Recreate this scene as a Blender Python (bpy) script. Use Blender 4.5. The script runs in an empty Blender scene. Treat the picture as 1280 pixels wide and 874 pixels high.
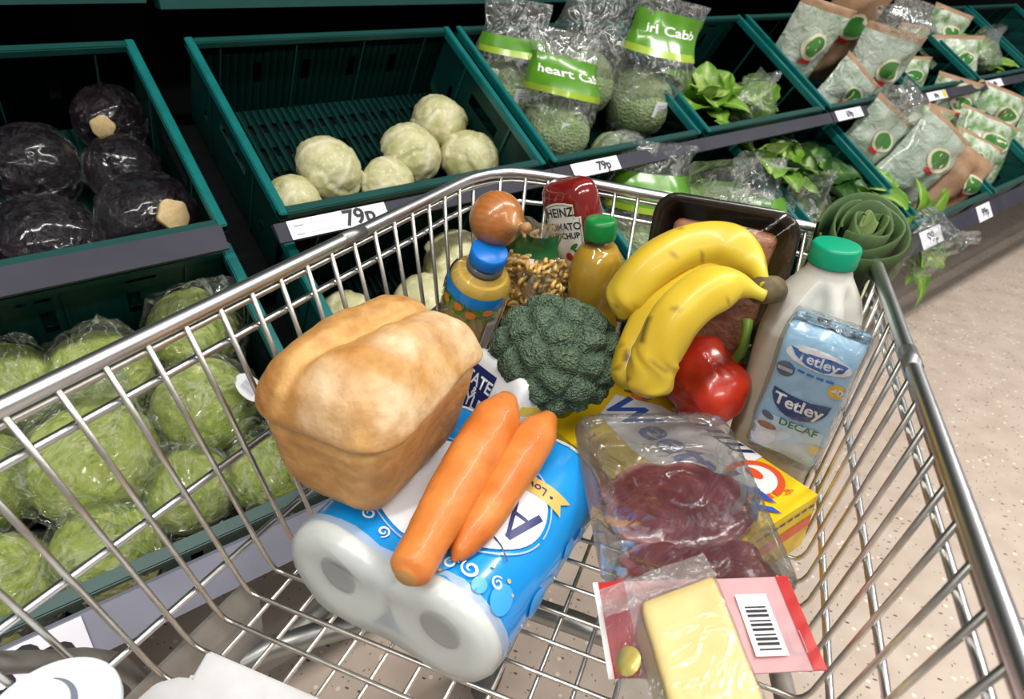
import bpy, bmesh, math, random
from mathutils import Vector, Matrix, noise
from math import sin, cos, pi, radians, sqrt, atan2, exp

random.seed(7)
COL = bpy.context.scene.collection
SC = bpy.context.scene
Z0 = 1.10                                   # camera height above the shop floor; z below is given relative to it

# ------------------------------------------------------------------ camera, world, light, exposure
cam_data = bpy.data.cameras.new('camera')
cam_data.sensor_width = 36.0
cam_data.lens = 827.18 / 1280 * 36.0
cam_data.clip_start = 0.01
cam = bpy.data.objects.new('camera', cam_data)
COL.objects.link(cam)
_p, _a, _r = radians(30.411), radians(20.792), radians(1.4685)
_fw = Vector((-sin(_a) * cos(_p), cos(_a) * cos(_p), -sin(_p)))
_rt = Vector((cos(_a), sin(_a), 0))
_up = _rt.cross(_fw)
_rt2 = _rt * cos(_r) + _up * sin(_r)
_up2 = -_rt * sin(_r) + _up * cos(_r)
cam.matrix_world = Matrix(((_rt2.x, _up2.x, -_fw.x, 0), (_rt2.y, _up2.y, -_fw.y, 0),
                           (_rt2.z, _up2.z, -_fw.z, Z0), (0, 0, 0, 1)))
cam_data.dof.use_dof = True
cam_data.dof.focus_distance = 0.66
cam_data.dof.aperture_fstop = 9.0
SC.camera = cam

world = bpy.data.worlds.new('shop_ambient')
SC.world = world
world.use_nodes = True
world.node_tree.nodes['Background'].inputs[0].default_value = (0.93, 0.96, 1.0, 1)
world.node_tree.nodes['Background'].inputs[1].default_value = 0.22


def ceiling_lamp(x, y, z, lx, ly, watts, rz=0.0):
    d = bpy.data.lights.new('ceiling_lamp', 'AREA')
    d.shape = 'RECTANGLE'
    d.size, d.size_y, d.energy = lx, ly, watts
    d.color = (1.0, 0.965, 0.91)
    o = bpy.data.objects.new('ceiling_lamp', d)
    o.location = (x, y, z)
    o.rotation_euler = (0, 0, rz)
    COL.objects.link(o)


# fluorescent rows of the shop ceiling, parallel to the aisle, over the middle of the aisle and the next one
for k in range(4):
    ceiling_lamp(0.15 + 0.5 * (k * 1.9 - 1.9), -0.05 + 0.866 * (k * 1.9 - 1.9), 2.95, 0.22, 1.6, 38, radians(-30))
for k in range(3):
    ceiling_lamp(2.0 + 0.5 * (k * 2.2 - 1.9), -0.9 + 0.866 * (k * 2.2 - 1.9), 2.95, 0.22, 1.6, 38, radians(-30))

SC.view_settings.view_transform = 'Standard'
SC.view_settings.look = 'None'
SC.view_settings.exposure = 0.1
SC.view_settings.gamma = 1.0
SC.view_settings.use_curve_mapping = False
SC.render.film_transparent = False
try:
    SC.cycles.transparent_max_bounces = 24
    SC.cycles.max_bounces = 10
    SC.cycles.transmission_bounces = 8
    SC.cycles.use_denoising = True
    SC.cycles.caustics_reflective = False
    SC.cycles.caustics_refractive = False
except Exception:
    pass


# ------------------------------------------------------------------ materials
MATS = {}


def nodes(m):
    m.use_nodes = True
    nt = m.node_tree
    return nt, nt.nodes, nt.links


def mat(name, color=(0.5, 0.5, 0.5), rough=0.5, metal=0.0, var=None, bump=None, coat=0.0, trans=0.0, ior=1.45,
        sss=0.0, vcol=False, sheen=0.0, alpha=1.0, spec=0.5, stretch=(1, 1, 1), bump2=None):
    """var=(color2, noise scale[, sharpness]); bump=(noise scale, strength, distance); vcol mixes the 'Col' attribute"""
    if name in MATS:
        return MATS[name]
    m = bpy.data.materials.new(name)
    nt, N, L = nodes(m)
    b = N['Principled BSDF']
    b.inputs['Base Color'].default_value = (*color, 1)
    b.inputs['Roughness'].default_value = rough
    b.inputs['Metallic'].default_value = metal
    b.inputs['Coat Weight'].default_value = coat
    b.inputs['Coat Roughness'].default_value = 0.08
    b.inputs['Transmission Weight'].default_value = trans
    b.inputs['IOR'].default_value = ior
    b.inputs['Subsurface Weight'].default_value = sss
    b.inputs['Subsurface Radius'].default_value = (0.01, 0.008, 0.006)
    b.inputs['Alpha'].default_value = alpha
    b.inputs['Specular IOR Level'].default_value = spec
    tc = N.new('ShaderNodeTexCoord')
    mp = N.new('ShaderNodeMapping')
    mp.inputs['Scale'].default_value = stretch
    L.new(tc.outputs['Object'], mp.inputs[0])
    src = None
    if vcol:
        at = N.new('ShaderNodeAttribute')
        at.attribute_name = 'Col'
        src = at.outputs['Color']
    if var:
        nz = N.new('ShaderNodeTexNoise')
        nz.inputs['Scale'].default_value = var[1]
        nz.inputs['Detail'].default_value = 5
        L.new(mp.outputs[0], nz.inputs['Vector'])
        rp = N.new('ShaderNodeValToRGB')
        s = var[2] if len(var) > 2 else 0.25
        rp.color_ramp.elements[0].position = 0.5 - s
        rp.color_ramp.elements[1].position = 0.5 + s
        L.new(nz.outputs['Fac'], rp.inputs[0])
        if vcol:
            rp.color_ramp.elements[0].color = (*var[0], 1)
            rp.color_ramp.elements[1].color = (1, 1, 1, 1)
            mx = N.new('ShaderNodeMix')
            mx.data_type = 'RGBA'
            mx.blend_type = 'MULTIPLY'
            mx.inputs[0].default_value = 1.0
            L.new(src, mx.inputs[6])
            L.new(rp.outputs[0], mx.inputs[7])
            src = mx.outputs[2]
        else:
            rp.color_ramp.elements[0].color = (*var[0], 1)
            rp.color_ramp.elements[1].color = (*color, 1)
            src = rp.outputs[0]
    if src is not None:
        L.new(src, b.inputs['Base Color'])
    last = None
    for bp in (bump, bump2):
        if not bp:
            continue
        kind = bp[3] if len(bp) > 3 else 'noise'
        if kind == 'voronoi':
            nz = N.new('ShaderNodeTexVoronoi')
            out = nz.outputs['Distance']
        else:
            nz = N.new('ShaderNodeTexNoise')
            nz.inputs['Detail'].default_value = 4
            if kind == 'crinkle':
                nz.inputs['Distortion'].default_value = 1.5
            out = nz.outputs['Fac']
        nz.inputs['Scale'].default_value = bp[0]
        L.new(mp.outputs[0], nz.inputs['Vector'])
        bn = N.new('ShaderNodeBump')
        bn.inputs['Strength'].default_value = bp[1]
        bn.inputs['Distance'].default_value = bp[2]
        L.new(out, bn.inputs['Height'])
        if last:
            L.new(last, bn.inputs['Normal'])
        last = bn.outputs[0]
    if last:
        L.new(last, b.inputs['Normal'])
    MATS[name] = m
    return m


def film(name, haze=0.08, scale=22, strength=0.7, rough=0.16, tint=(1, 1, 1), gloss=0.16, dist=0.012, crease=0.0, cw=0.03, fres=0.45):
    """clear plastic film: see-through, with crinkles that catch the lamps and a slight milky haze"""
    if name in MATS:
        return MATS[name]
    m = bpy.data.materials.new(name)
    nt, N, L = nodes(m)
    N.remove(N['Principled BSDF'])
    out = N['Material Output']
    tr = N.new('ShaderNodeBsdfTransparent')
    tr.inputs[0].default_value = (*[0.97 * c for c in tint], 1)
    gl = N.new('ShaderNodeBsdfGlossy')
    gl.inputs['Roughness'].default_value = rough
    gl.inputs['Color'].default_value = (1, 1, 1, 1)
    df = N.new('ShaderNodeBsdfTranslucent')
    df2 = N.new('ShaderNodeBsdfDiffuse')
    df.inputs[0].default_value = (0.9, 0.95, 0.92, 1)
    df2.inputs[0].default_value = (0.9, 0.95, 0.92, 1)
    ad = N.new('ShaderNodeMixShader')
    ad.inputs[0].default_value = 0.5
    L.new(df.outputs[0], ad.inputs[1])
    L.new(df2.outputs[0], ad.inputs[2])
    tc = N.new('ShaderNodeTexCoord')
    nz = N.new('ShaderNodeTexNoise')
    nz.inputs['Scale'].default_value = scale
    nz.inputs['Detail'].default_value = 3
    nz.inputs['Distortion'].default_value = 1.2
    L.new(tc.outputs['Object'], nz.inputs['Vector'])
    ab = N.new('ShaderNodeMath')
    ab.operation = 'SUBTRACT'
    ab.inputs[1].default_value = 0.5
    L.new(nz.outputs['Fac'], ab.inputs[0])
    a2 = N.new('ShaderNodeMath')
    a2.operation = 'ABSOLUTE'
    L.new(ab.outputs[0], a2.inputs[0])
    bn = N.new('ShaderNodeBump')
    bn.inputs['Strength'].default_value = strength
    bn.inputs['Distance'].default_value = dist
    bn.invert = True
    L.new(a2.outputs[0], bn.inputs['Height'])
    L.new(bn.outputs[0], gl.inputs['Normal'])
    lw = N.new('ShaderNodeLayerWeight')
    lw.inputs['Blend'].default_value = 0.25
    L.new(bn.outputs[0], lw.inputs['Normal'])
    ma = N.new('ShaderNodeMath')
    ma.operation = 'MULTIPLY_ADD'
    ma.inputs[1].default_value = fres
    ma.inputs[2].default_value = gloss
    L.new(lw.outputs['Fresnel'], ma.inputs[0])
    m1 = N.new('ShaderNodeMixShader')
    m1.inputs[0].default_value = haze
    if crease:
        mr = N.new('ShaderNodeMapRange')
        mr.inputs['From Min'].default_value = 0.0
        mr.inputs['From Max'].default_value = cw
        mr.inputs['To Min'].default_value = haze + crease
        mr.inputs['To Max'].default_value = haze
        L.new(a2.outputs[0], mr.inputs['Value'])
        L.new(mr.outputs[0], m1.inputs[0])
    L.new(tr.outputs[0], m1.inputs[1])
    L.new(ad.outputs[0], m1.inputs[2])
    m2 = N.new('ShaderNodeMixShader')
    L.new(ma.outputs[0], m2.inputs[0])
    L.new(m1.outputs[0], m2.inputs[1])
    L.new(gl.outputs[0], m2.inputs[2])
    L.new(m2.outputs[0], out.inputs[0])
    MATS[name] = m
    return m


def floor_material():
    m = bpy.data.materials.new('speckled_vinyl')
    nt, N, L = nodes(m)
    b = N['Principled BSDF']
    b.inputs['Roughness'].default_value = 0.42
    tc = N.new('ShaderNodeTexCoord')
    n1 = N.new('ShaderNodeTexNoise')
    n1.inputs['Scale'].default_value = 14
    n1.inputs['Detail'].default_value = 8
    L.new(tc.outputs['Object'], n1.inputs['Vector'])
    r1 = N.new('ShaderNodeValToRGB')
    r1.color_ramp.elements[0].position = 0.3
    r1.color_ramp.elements[0].color = (0.50, 0.40, 0.325, 1)
    r1.color_ramp.elements[1].position = 0.7
    r1.color_ramp.elements[1].color = (0.60, 0.495, 0.415, 1)
    L.new(n1.outputs['Fac'], r1.inputs[0])
    col = r1.outputs[0]
    for sc_, th, dark, gate, st in ((34, 0.15, (0.10, 0.065, 0.045, 1), 0.60, (1, 2.1, 1)),
                                    (62, 0.17, (0.20, 0.14, 0.10, 1), 0.55, (2.0, 1, 1)),
                                    (48, 0.2, (0.78, 0.68, 0.58, 1), 0.5, (1, 1, 1))):
        mp = N.new('ShaderNodeMapping')
        mp.inputs['Scale'].default_value = st
        mp.inputs['Rotation'].default_value = (0, 0, sc_)
        L.new(tc.outputs['Object'], mp.inputs[0])
        v = N.new('ShaderNodeTexVoronoi')
        v.inputs['Scale'].default_value = sc_
        L.new(mp.outputs[0], v.inputs['Vector'])
        lt = N.new('ShaderNodeMath')
        lt.operation = 'LESS_THAN'
        lt.inputs[1].default_value = th
        L.new(v.outputs['Distance'], lt.inputs[0])
        sp = N.new('ShaderNodeSeparateColor')
        L.new(v.outputs['Color'], sp.inputs[0])
        gt = N.new('ShaderNodeMath')
        gt.operation = 'GREATER_THAN'
        gt.inputs[1].default_value = gate
        L.new(sp.outputs[0], gt.inputs[0])
        mu = N.new('ShaderNodeMath')
        mu.operation = 'MULTIPLY'
        L.new(lt.outputs[0], mu.inputs[0])
        L.new(gt.outputs[0], mu.inputs[1])
        mx = N.new('ShaderNodeMix')
        mx.data_type = 'RGBA'
        mx.inputs[7].default_value = dark
        L.new(mu.outputs[0], mx.inputs[0])
        L.new(col, mx.inputs[6])
        col = mx.outputs[2]
    L.new(col, b.inputs['Base Color'])
    return m


M = dict(
    chrome=mat('zinc_plated_wire', (0.66, 0.645, 0.61), 0.34, 1.0, var=((0.50, 0.47, 0.42), 60)),
    chrome_rim=mat('bright_zinc_tube', (0.74, 0.75, 0.76), 0.33, 1.0, var=((0.58, 0.59, 0.60), 35)),
    dark_steel=mat('dull_steel', (0.30, 0.31, 0.30), 0.4, 0.9),
    plate=mat('grey_steel_plate', (0.42, 0.40, 0.37), 0.5, 0.6, var=((0.3, 0.28, 0.26), 30)),
    rubber=mat('grey_rubber', (0.10, 0.10, 0.10), 0.7),
    flap=mat('light_grey_plastic', (0.66, 0.66, 0.67), 0.45, var=((0.56, 0.56, 0.57), 40)),
    crate=mat('teal_crate_plastic', (0.004, 0.062, 0.053), 0.42, var=((0.003, 0.045, 0.038), 9), bump=(40, 0.15, 0.002)),
    crate_rim_lit=mat('teal_crate_rim_lit', (0.004, 0.15, 0.145), 0.36, var=((0.003, 0.105, 0.10), 25)),  # same teal plastic, light caught by the rim put into the colour
    rail=mat('grey_shelf_rail', (0.052, 0.052, 0.068), 0.55, 0.0, spec=0.15, var=((0.036, 0.036, 0.05), 14)),
    rail_low=mat('pale_shelf_rail', (0.27, 0.28, 0.35), 0.5, 0.0, spec=0.2, var=((0.22, 0.22, 0.28), 14)),
    shelf_black=mat('black_shelf_metal', (0.006, 0.007, 0.008), 0.8, spec=0.1),
    tag=mat('white_price_card', (0.82, 0.82, 0.90), 0.5),
    ink=mat('black_ink', (0.02, 0.02, 0.03), 0.6),
    ink_grey=mat('grey_ink', (0.38, 0.38, 0.45), 0.6),
    white=mat('white_print', (0.85, 0.85, 0.85), 0.45),
    red_print=mat('red_print', (0.55, 0.02, 0.02), 0.4),
    yellow_print=mat('yellow_print', (0.85, 0.55, 0.03), 0.4),
    film=film('clear_film', 0.03),
    film_bag=film('crinkled_bag_film', 0.06, 13, 1.0, 0.16, gloss=0.06, dist=0.04, crease=0.36, cw=0.03),
    film_bag_green=film('green_tinted_bag_film', 0.05, 0.8, 1.0, 0.15, tint=(0.97, 0.99, 0.97), gloss=0.055, dist=0.6, crease=0.34, cw=0.022),
    film_tight=film('tight_wrap_film', 0.002, 1.8, 1.0, 0.17, gloss=0.05, dist=0.5, crease=0.035, cw=0.02, fres=0.25),
    film_smooth=film('smooth_tray_plastic', 0.16, 12, 0.4, 0.12, gloss=0.08),
)


# ------------------------------------------------------------------ object helpers
def thing(name, label, cat, Mx=None, group=None):
    o = bpy.data.objects.new(name, None)
    o.empty_display_size = 0.03
    COL.objects.link(o)
    if Mx is not None:
        o.matrix_world = Mx
    o['label'] = label
    o['category'] = cat
    if group:
        o['group'] = group
    return o


def fin(name, me, m, parent=None, smooth=True, label=None):
    if m is not None and len(me.materials) == 0:
        me.materials.append(m)
    if smooth:
        for p in me.polygons:
            p.use_smooth = True
    o = bpy.data.objects.new(name, me)
    COL.objects.link(o)
    if parent is not None:
        o.parent = parent
    if label:
        o['label'] = label
    return o


def mesh(name, V, F, m, parent=None, smooth=True, cols=None, label=None, bevel=0):
    me = bpy.data.meshes.new(name)
    me.from_pydata([tuple(v) for v in V], [], F)
    me.validate()
    if cols is not None:
        ca = me.color_attributes.new('Col', 'FLOAT_COLOR', 'POINT')
        for i, c in enumerate(cols):
            ca.data[i].color = (c[0], c[1], c[2], 1)
    bm = bmesh.new()
    bm.from_mesh(me)
    bmesh.ops.recalc_face_normals(bm, faces=bm.faces)
    if bevel:
        es = [e for e in bm.edges if len(e.link_faces) == 2 and e.calc_face_angle(0) > 0.5]
        bmesh.ops.bevel(bm, geom=es, offset=bevel, segments=2, affect='EDGES', clamp_overlap=True)
    bm.to_mesh(me)
    bm.free()
    me.update()
    return fin(name, me, m, parent, smooth, label)


def dup(root, Mx, label, group=None):
    r = root.copy()
    COL.objects.link(r)
    r.matrix_world = Mx
    r['label'] = label
    if group:
        r['group'] = group
    for ch in list(root.children):
        c = ch.copy()
        COL.objects.link(c)
        c.parent = r
        for g in list(ch.children):
            d = g.copy()
            COL.objects.link(d)
            d.parent = c
    return r


def frame(o, z, x=(1, 0, 0)):
    """matrix with origin o (z relative to the camera), local z along z, local x near x"""
    z = Vector(z).normalized()
    x = Vector(x)
    y = z.cross(x).normalized()
    x = y.cross(z)
    return Matrix(((x.x, y.x, z.x, o[0]), (x.y, y.y, z.y, o[1]), (x.z, y.z, z.z, o[2] + Z0), (0, 0, 0, 1)))


def yaw(o, deg, tiltx=0, tilty=0, s=1):
    return Matrix.Translation((o[0], o[1], o[2] + Z0)) @ Matrix.Rotation(radians(deg), 4, 'Z') @ \
        Matrix.Rotation(radians(tiltx), 4, 'X') @ Matrix.Rotation(radians(tilty), 4, 'Y') @ Matrix.Scale(s, 4)


class G:
    """geometry collector for one part"""
    def __init__(s):
        s.V, s.F, s.C = [], [], []

    def add(s, V, F, c=None):
        k = len(s.V)
        s.V += [Vector(v) for v in V]
        s.F += [[i + k for i in f] for f in F]
        if c is not None:
            s.C += [c] * len(V)
        return s

    def box(s, a, b, Mx=None):
        x0, y0, z0 = a
        x1, y1, z1 = b
        V = [Vector(v) for v in ((x0, y0, z0), (x1, y0, z0), (x1, y1, z0), (x0, y1, z0), (x0, y0, z1), (x1, y0, z1), (x1, y1, z1), (x0, y1, z1))]
        if Mx:
            V = [Mx @ v for v in V]
        return s.add(V, [[3, 2, 1, 0], [4, 5, 6, 7], [0, 1, 5, 4], [1, 2, 6, 5], [2, 3, 7, 6], [3, 0, 4, 7]])

    def tube(s, pts, r, n=8, closed=False):
        pts = [Vector(p) for p in pts]
        m = len(pts)
        rs = r if isinstance(r, (list, tuple)) else [r] * m
        T = []
        for i in range(m):
            a = pts[(i - 1) % m] if (closed or i > 0) else pts[i]
            b = pts[(i + 1) % m] if (closed or i < m - 1) else pts[i]
            T.append((b - a).normalized())
        up = Vector((0, 0, 1)) if abs(T[0].z) < 0.9 else Vector((1, 0, 0))
        u = (up - T[0] * up.dot(T[0])).normalized()
        V, F = [], []
        for i in range(m):
            u = (u - T[i] * u.dot(T[i])).normalized()
            w = T[i].cross(u)
            for k in range(n):
                a = 2 * pi * k / n
                V.append(pts[i] + (u * cos(a) + w * sin(a)) * rs[i])
        R = m if closed else m - 1
        for i in range(R):
            j = (i + 1) % m
            for k in range(n):
                l = (k + 1) % n
                F.append([i * n + k, i * n + l, j * n + l, j * n + k])
        if not closed:
            F.append(list(range(n))[::-1])
            F.append([(m - 1) * n + k for k in range(n)])
        return s.add(V, F)

    def make(s, name, m, parent=None, smooth=True, label=None, bevel=0):
        return mesh(name, s.V, s.F, m, parent, smooth, s.C if s.C and len(s.C) == len(s.V) else None, label, bevel)


def loft(secs, cap=True):
    n = len(secs[0])
    V = [Vector(p) for q in secs for p in q]
    F = []
    for i in range(len(secs) - 1):
        for k in range(n):
            l = (k + 1) % n
            F.append([i * n + k, i * n + l, (i + 1) * n + l, (i + 1) * n + k])
    if cap:
        F.append(list(range(n))[::-1])
        F.append([(len(secs) - 1) * n + k for k in range(n)])
    return V, F


def lathe(prof, n=32, fn=None, cap=True):
    secs = []
    for r, z in prof:
        q = []
        for k in range(n):
            a = 2 * pi * k / n
            p = Vector((r * cos(a), r * sin(a), z))
            q.append(fn(p, a) if fn else p)
        secs.append(q)
    return loft(secs, cap)


def superring(rx, ry, z, n=40, e=4.0, cx=0, cy=0):
    q = []
    for k in range(n):
        a = 2 * pi * k / n
        c, s = cos(a), sin(a)
        q.append(Vector((cx + rx * math.copysign(abs(c) ** (2 / e), c), cy + ry * math.copysign(abs(s) ** (2 / e), s), z)))
    return q


def rbox(sx, sy, sz, r, n=12, fn=None):
    """rounded box centred on the origin, n x n faces a side"""
    V, F, idx = [], [], {}
    h = Vector((sx / 2, sy / 2, sz / 2))
    r = min(r, h.x, h.y, h.z)

    def grid(t):                             # denser at the ends so the corners stay round
        return sin(t * pi / 2) if n <= 8 else t

    def pt(c):
        key = tuple(round(x, 5) for x in c)
        if key in idx:
            return idx[key]
        p = Vector((c[0] * h.x, c[1] * h.y, c[2] * h.z))
        q = Vector((max(-h.x + r, min(h.x - r, p.x)), max(-h.y + r, min(h.y - r, p.y)), max(-h.z + r, min(h.z - r, p.z))))
        d = p - q
        if d.length > 1e-9:
            p = q + d.normalized() * r
        if fn:
            p = fn(p)
        idx[key] = len(V)
        V.append(p)
        return idx[key]
    ts = [grid(-1 + 2 * i / n) for i in range(n + 1)]
    for ax in range(3):
        for sg in (-1, 1):
            for i in range(n):
                for j in range(n):
                    q = []
                    for (a, b) in ((i, j), (i + 1, j), (i + 1, j + 1), (i, j + 1)):
                        c = [0, 0, 0]
                        c[ax] = sg
                        c[(ax + 1) % 3] = ts[a]
                        c[(ax + 2) % 3] = ts[b]
                        q.append(pt(c))
                    F.append(q if sg > 0 else q[::-1])
    return V, F


def ico(sub, fn):
    bm = bmesh.new()
    bmesh.ops.create_icosphere(bm, subdivisions=sub, radius=1)
    V, C = [], []
    for v in bm.verts:
        p, c = fn(v.co.normalized())
        V.append(p)
        C.append(c)
    F = [[w.index for w in f.verts] for f in bm.faces]
    bm.free()
    return V, F, C


def nz(p, s=1.0, o=0.0):
    return noise.noise(Vector((p[0] * s + o, p[1] * s + o * 1.7, p[2] * s - o)))


def lerp(a, b, t):
    return a + (b - a) * t


def mixc(a, b, t):
    t = max(0, min(1, t))
    return tuple(a[i] + (b[i] - a[i]) * t for i in range(3))


def sm(a, b, x):
    t = max(0, min(1, (x - a) / (b - a)))
    return t * t * (3 - 2 * t)


def ccurve(pts, n):
    """Catmull-Rom through pts, n steps a span"""
    P = [Vector(p) for p in pts]
    P = [P[0] * 2 - P[1]] + P + [P[-1] * 2 - P[-2]]
    out = []
    for i in range(1, len(P) - 2):
        for k in range(n):
            t = k / n
            a, b, c, d = P[i - 1], P[i], P[i + 1], P[i + 2]
            out.append(0.5 * ((2 * b) + (c - a) * t + (2 * a - 5 * b + 4 * c - d) * t * t + (3 * b - a - 3 * c + d) * t ** 3))
    out.append(P[-2])
    return out


# ---- flat print wrapped on a surface
def text_geo(s, h, bold=0.0, shear=0.0):
    cu = bpy.data.curves.new('txt', 'FONT')
    cu.body = s
    cu.size = h * 1.38
    cu.align_x = 'CENTER'
    cu.align_y = 'CENTER'
    cu.offset = bold
    cu.shear = shear
    cu.resolution_u = 3
    o = bpy.data.objects.new('txt', cu)
    COL.objects.link(o)
    bpy.context.view_layer.update()
    me = bpy.data.meshes.new_from_object(o)
    V = [(v.co.x, v.co.y) for v in me.vertices]
    F = [list(p.vertices) for p in me.polygons]
    bpy.data.objects.remove(o)
    bpy.data.meshes.remove(me)
    return V, F


def poly_geo(*loops):
    V, F = [], []
    for l in loops:
        F.append(list(range(len(V), len(V) + len(l))))
        V += list(l)
    return V, F


def ell(cx, cy, rx, ry, n=36, a0=0, a1=2 * pi, rot=0):
    out = []
    for k in range(n):
        a = a0 + (a1 - a0) * k / (n if a1 - a0 > 6.28 else n - 1)
        x, y = rx * cos(a), ry * sin(a)
        out.append((cx + x * cos(rot) - y * sin(rot), cy + x * sin(rot) + y * cos(rot)))
    return out


def stroke(pts, w):
    """a stroke of width w along 2-D points, as a strip of quads"""
    V, F = [], []
    for i, p in enumerate(pts):
        a = pts[max(0, i - 1)]
        b = pts[min(len(pts) - 1, i + 1)]
        d = Vector((b[0] - a[0], b[1] - a[1]))
        d = d.normalized() if d.length > 1e-9 else Vector((1, 0))
        ww = w(i / (len(pts) - 1)) if callable(w) else w
        V += [(p[0] - d.y * ww / 2, p[1] + d.x * ww / 2), (p[0] + d.y * ww / 2, p[1] - d.x * ww / 2)]
        if i:
            F.append([2 * i - 2, 2 * i - 1, 2 * i + 1, 2 * i])
    return V, F


def rect(x0, y0, x1, y1):
    return [(x0, y0), (x1, y0), (x1, y1), (x0, y1)]


def place2(geo, x, y, rot=0, s=1):
    V, F = geo
    c, q = cos(rot), sin(rot)
    return [(x + s * (a * c - b * q), y + s * (a * q + b * c)) for a, b in V], F


def join2(*gs):
    V, F = [], []
    for v, f in gs:
        k = len(V)
        V += v
        F += [[i + k for i in g] for g in f]
    return V, F


def decal(name, geo, mp, m, parent, step=None, label=None):
    V, F = geo
    bm = bmesh.new()
    vs = [bm.verts.new((a, b, 0)) for a, b in V]
    for f in F:
        try:
            bm.faces.new([vs[i] for i in f])
        except ValueError:
            pass
    if step:
        for ax in (0, 1):
            lo = min(v.co[ax] for v in bm.verts)
            hi = max(v.co[ax] for v in bm.verts)
            st = step if not isinstance(step, tuple) else step[ax]
            if not st:
                continue
            k = lo + st
            while k < hi - 1e-6:
                co = [0, 0, 0]
                no = [0, 0, 0]
                co[ax] = k
                no[ax] = 1
                bmesh.ops.bisect_plane(bm, geom=bm.verts[:] + bm.edges[:] + bm.faces[:], plane_co=co, plane_no=no)
                k += st
        bmesh.ops.triangulate(bm, faces=[f for f in bm.faces if len(f.verts) > 4])
    for v in bm.verts:
        v.co = mp(v.co.x, v.co.y)
    me = bpy.data.meshes.new(name)
    bm.to_mesh(me)
    bm.free()
    me.validate()
    return fin(name, me, m, parent, True, label)


def bvh_of(ob):
    from mathutils.bvhtree import BVHTree
    me = ob.data
    return BVHTree.FromPolygons([v.co for v in me.vertices], [list(p.vertices) for p in me.polygons])


def ray_y(bv, a, b, off, y0=-0.2):
    """the point of a part's front (-y) side above (a, b), lifted by off"""
    hit = bv.ray_cast(Vector((a, y0, b)), Vector((0, 1, 0)))
    if hit[0] is None:
        hit = bv.find_nearest(Vector((a, -0.02, b)))
    return hit[0] + Vector((0, -off, 0))


def plane_map(o, ux, uy):
    o, ux, uy = Vector(o), Vector(ux).normalized(), Vector(uy).normalized()
    n = ux.cross(uy) * 0.0006
    return lambda a, b: o + ux * a + uy * b + n


# ------------------------------------------------------------------ the shop: floor, back wall
g = G()
g.box((-3.2, -2.5, -0.05), (7.0, 7.5, 0.0))
fl = g.make('floor', floor_material(), None, False)
fl['kind'] = 'structure'

SX, NX = Vector((0.5, 0.866, 0)), Vector((-0.866, 0.5, 0))      # along the shelving, and away from the aisle
UP = Vector((0, 0, 1))
TC, TS = cos(radians(33)), sin(radians(33))
BK, UN = NX * TC + UP * TS, -NX * TS + UP * TC


def tier_matrix(dist, z):
    o = NX * dist + UP * (z + Z0)
    return Matrix(((SX.x, BK.x, UN.x, o.x), (SX.y, BK.y, UN.y, o.y), (SX.z, BK.z, UN.z, o.z), (0, 0, 0, 1)))


KU, KL = 0.93, 1.06
TU = tier_matrix(1.08 * KU, -0.38 * KU) @ Matrix.Scale(KU, 4)
TL = tier_matrix(0.65 * KL, -0.60 * KL) @ Matrix.Scale(KL, 4)
SHELF = Matrix(((SX.x, NX.x, 0, 0), (SX.y, NX.y, 0, 0), (0, 0, 1, Z0), (0, 0, 0, 1)))   # (along, away, height rel. to camera)

g = G()
g.box((-1.2, 1.68, -1.10), (6.2, 1.74, 1.0), SHELF)
wl = g.make('wall_back', M['shelf_black'], None, False)
wl['kind'] = 'structure'

# ------------------------------------------------------------------ shelving unit with rails, price tags
shelf = thing('produce_shelving', 'black shelving unit with sloping decks, grey price rails and price tags along the aisle',
              'shelving', SHELF)


def sbox(name, a, b, m, bevel=0.0, label=None):
    return G().box(a, b).make(name, m, shelf, False, label, bevel)


UPPER = [(-0.318, 0.281), (0.371, 0.961), (0.985, 1.50), (1.53, 2.115), (2.15, 2.745), (2.79, 3.30), (3.335, 3.94), (3.98, 4.6)]
LOWER = [(-0.345, 0.256), (0.334, 0.93), (0.955, 1.505), (1.535, 1.95), (1.975, 2.46), (2.485, 2.905), (2.935, 3.44), (3.47, 4.0)]


def deck(name, T, L0, L1):
    q = G()
    I = SHELF.inverted() @ T
    q.box((L0, 0.015, -0.200), (L1, 0.42, -0.190), I)
    return q.make(name, M['shelf_black'], shelf, False)


deck('shelf_deck', TU, -1.2, 5.6)
deck('shelf_deck', TL, -1.2, 5.0)
sbox('plinth', (-1.2, 1.06, -1.099), (5.6, 1.10, -0.72), M['shelf_black'])
sbox('front_valance', (-1.2, 1.36, -0.074), (0.30, 1.40, 0.16), M['crate'])
sbox('front_valance', (0.32, 1.36, -0.084), (5.6, 1.40, 0.16), M['crate'])
sbox('upper_shelf', (-1.2, 1.40, 0.10), (5.6, 1.68, 0.12), M['shelf_black'])
sbox('added_shade_canopy', (-1.2, 0.98, 0.82), (5.6, 1.68, 0.86), M['shelf_black'])  # unseen, added to darken the upper crates and the floor by the shelf
sbox('added_shade_fascia', (-1.2, 0.96, 0.80), (5.6, 0.98, 0.98), M['shelf_black'])  # unseen front edge of the added canopy, deepens its shade


def rail(x0, x1, d0, z0, d1, z1, m):
    q = G()
    V = [Vector((x, d, z)) for x in (x0, x1) for d, z in ((d0, z0), (d1, z1), (d1 + 0.004, z1 - 0.004), (d0 + 0.012, z0 - 0.006))]
    q.add(V, [[0, 1, 2, 3], [7, 6, 5, 4], [0, 4, 5, 1], [1, 5, 6, 2], [2, 6, 7, 3], [3, 7, 4, 0]])
    return q.make('price_rail', m, shelf, False)


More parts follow.
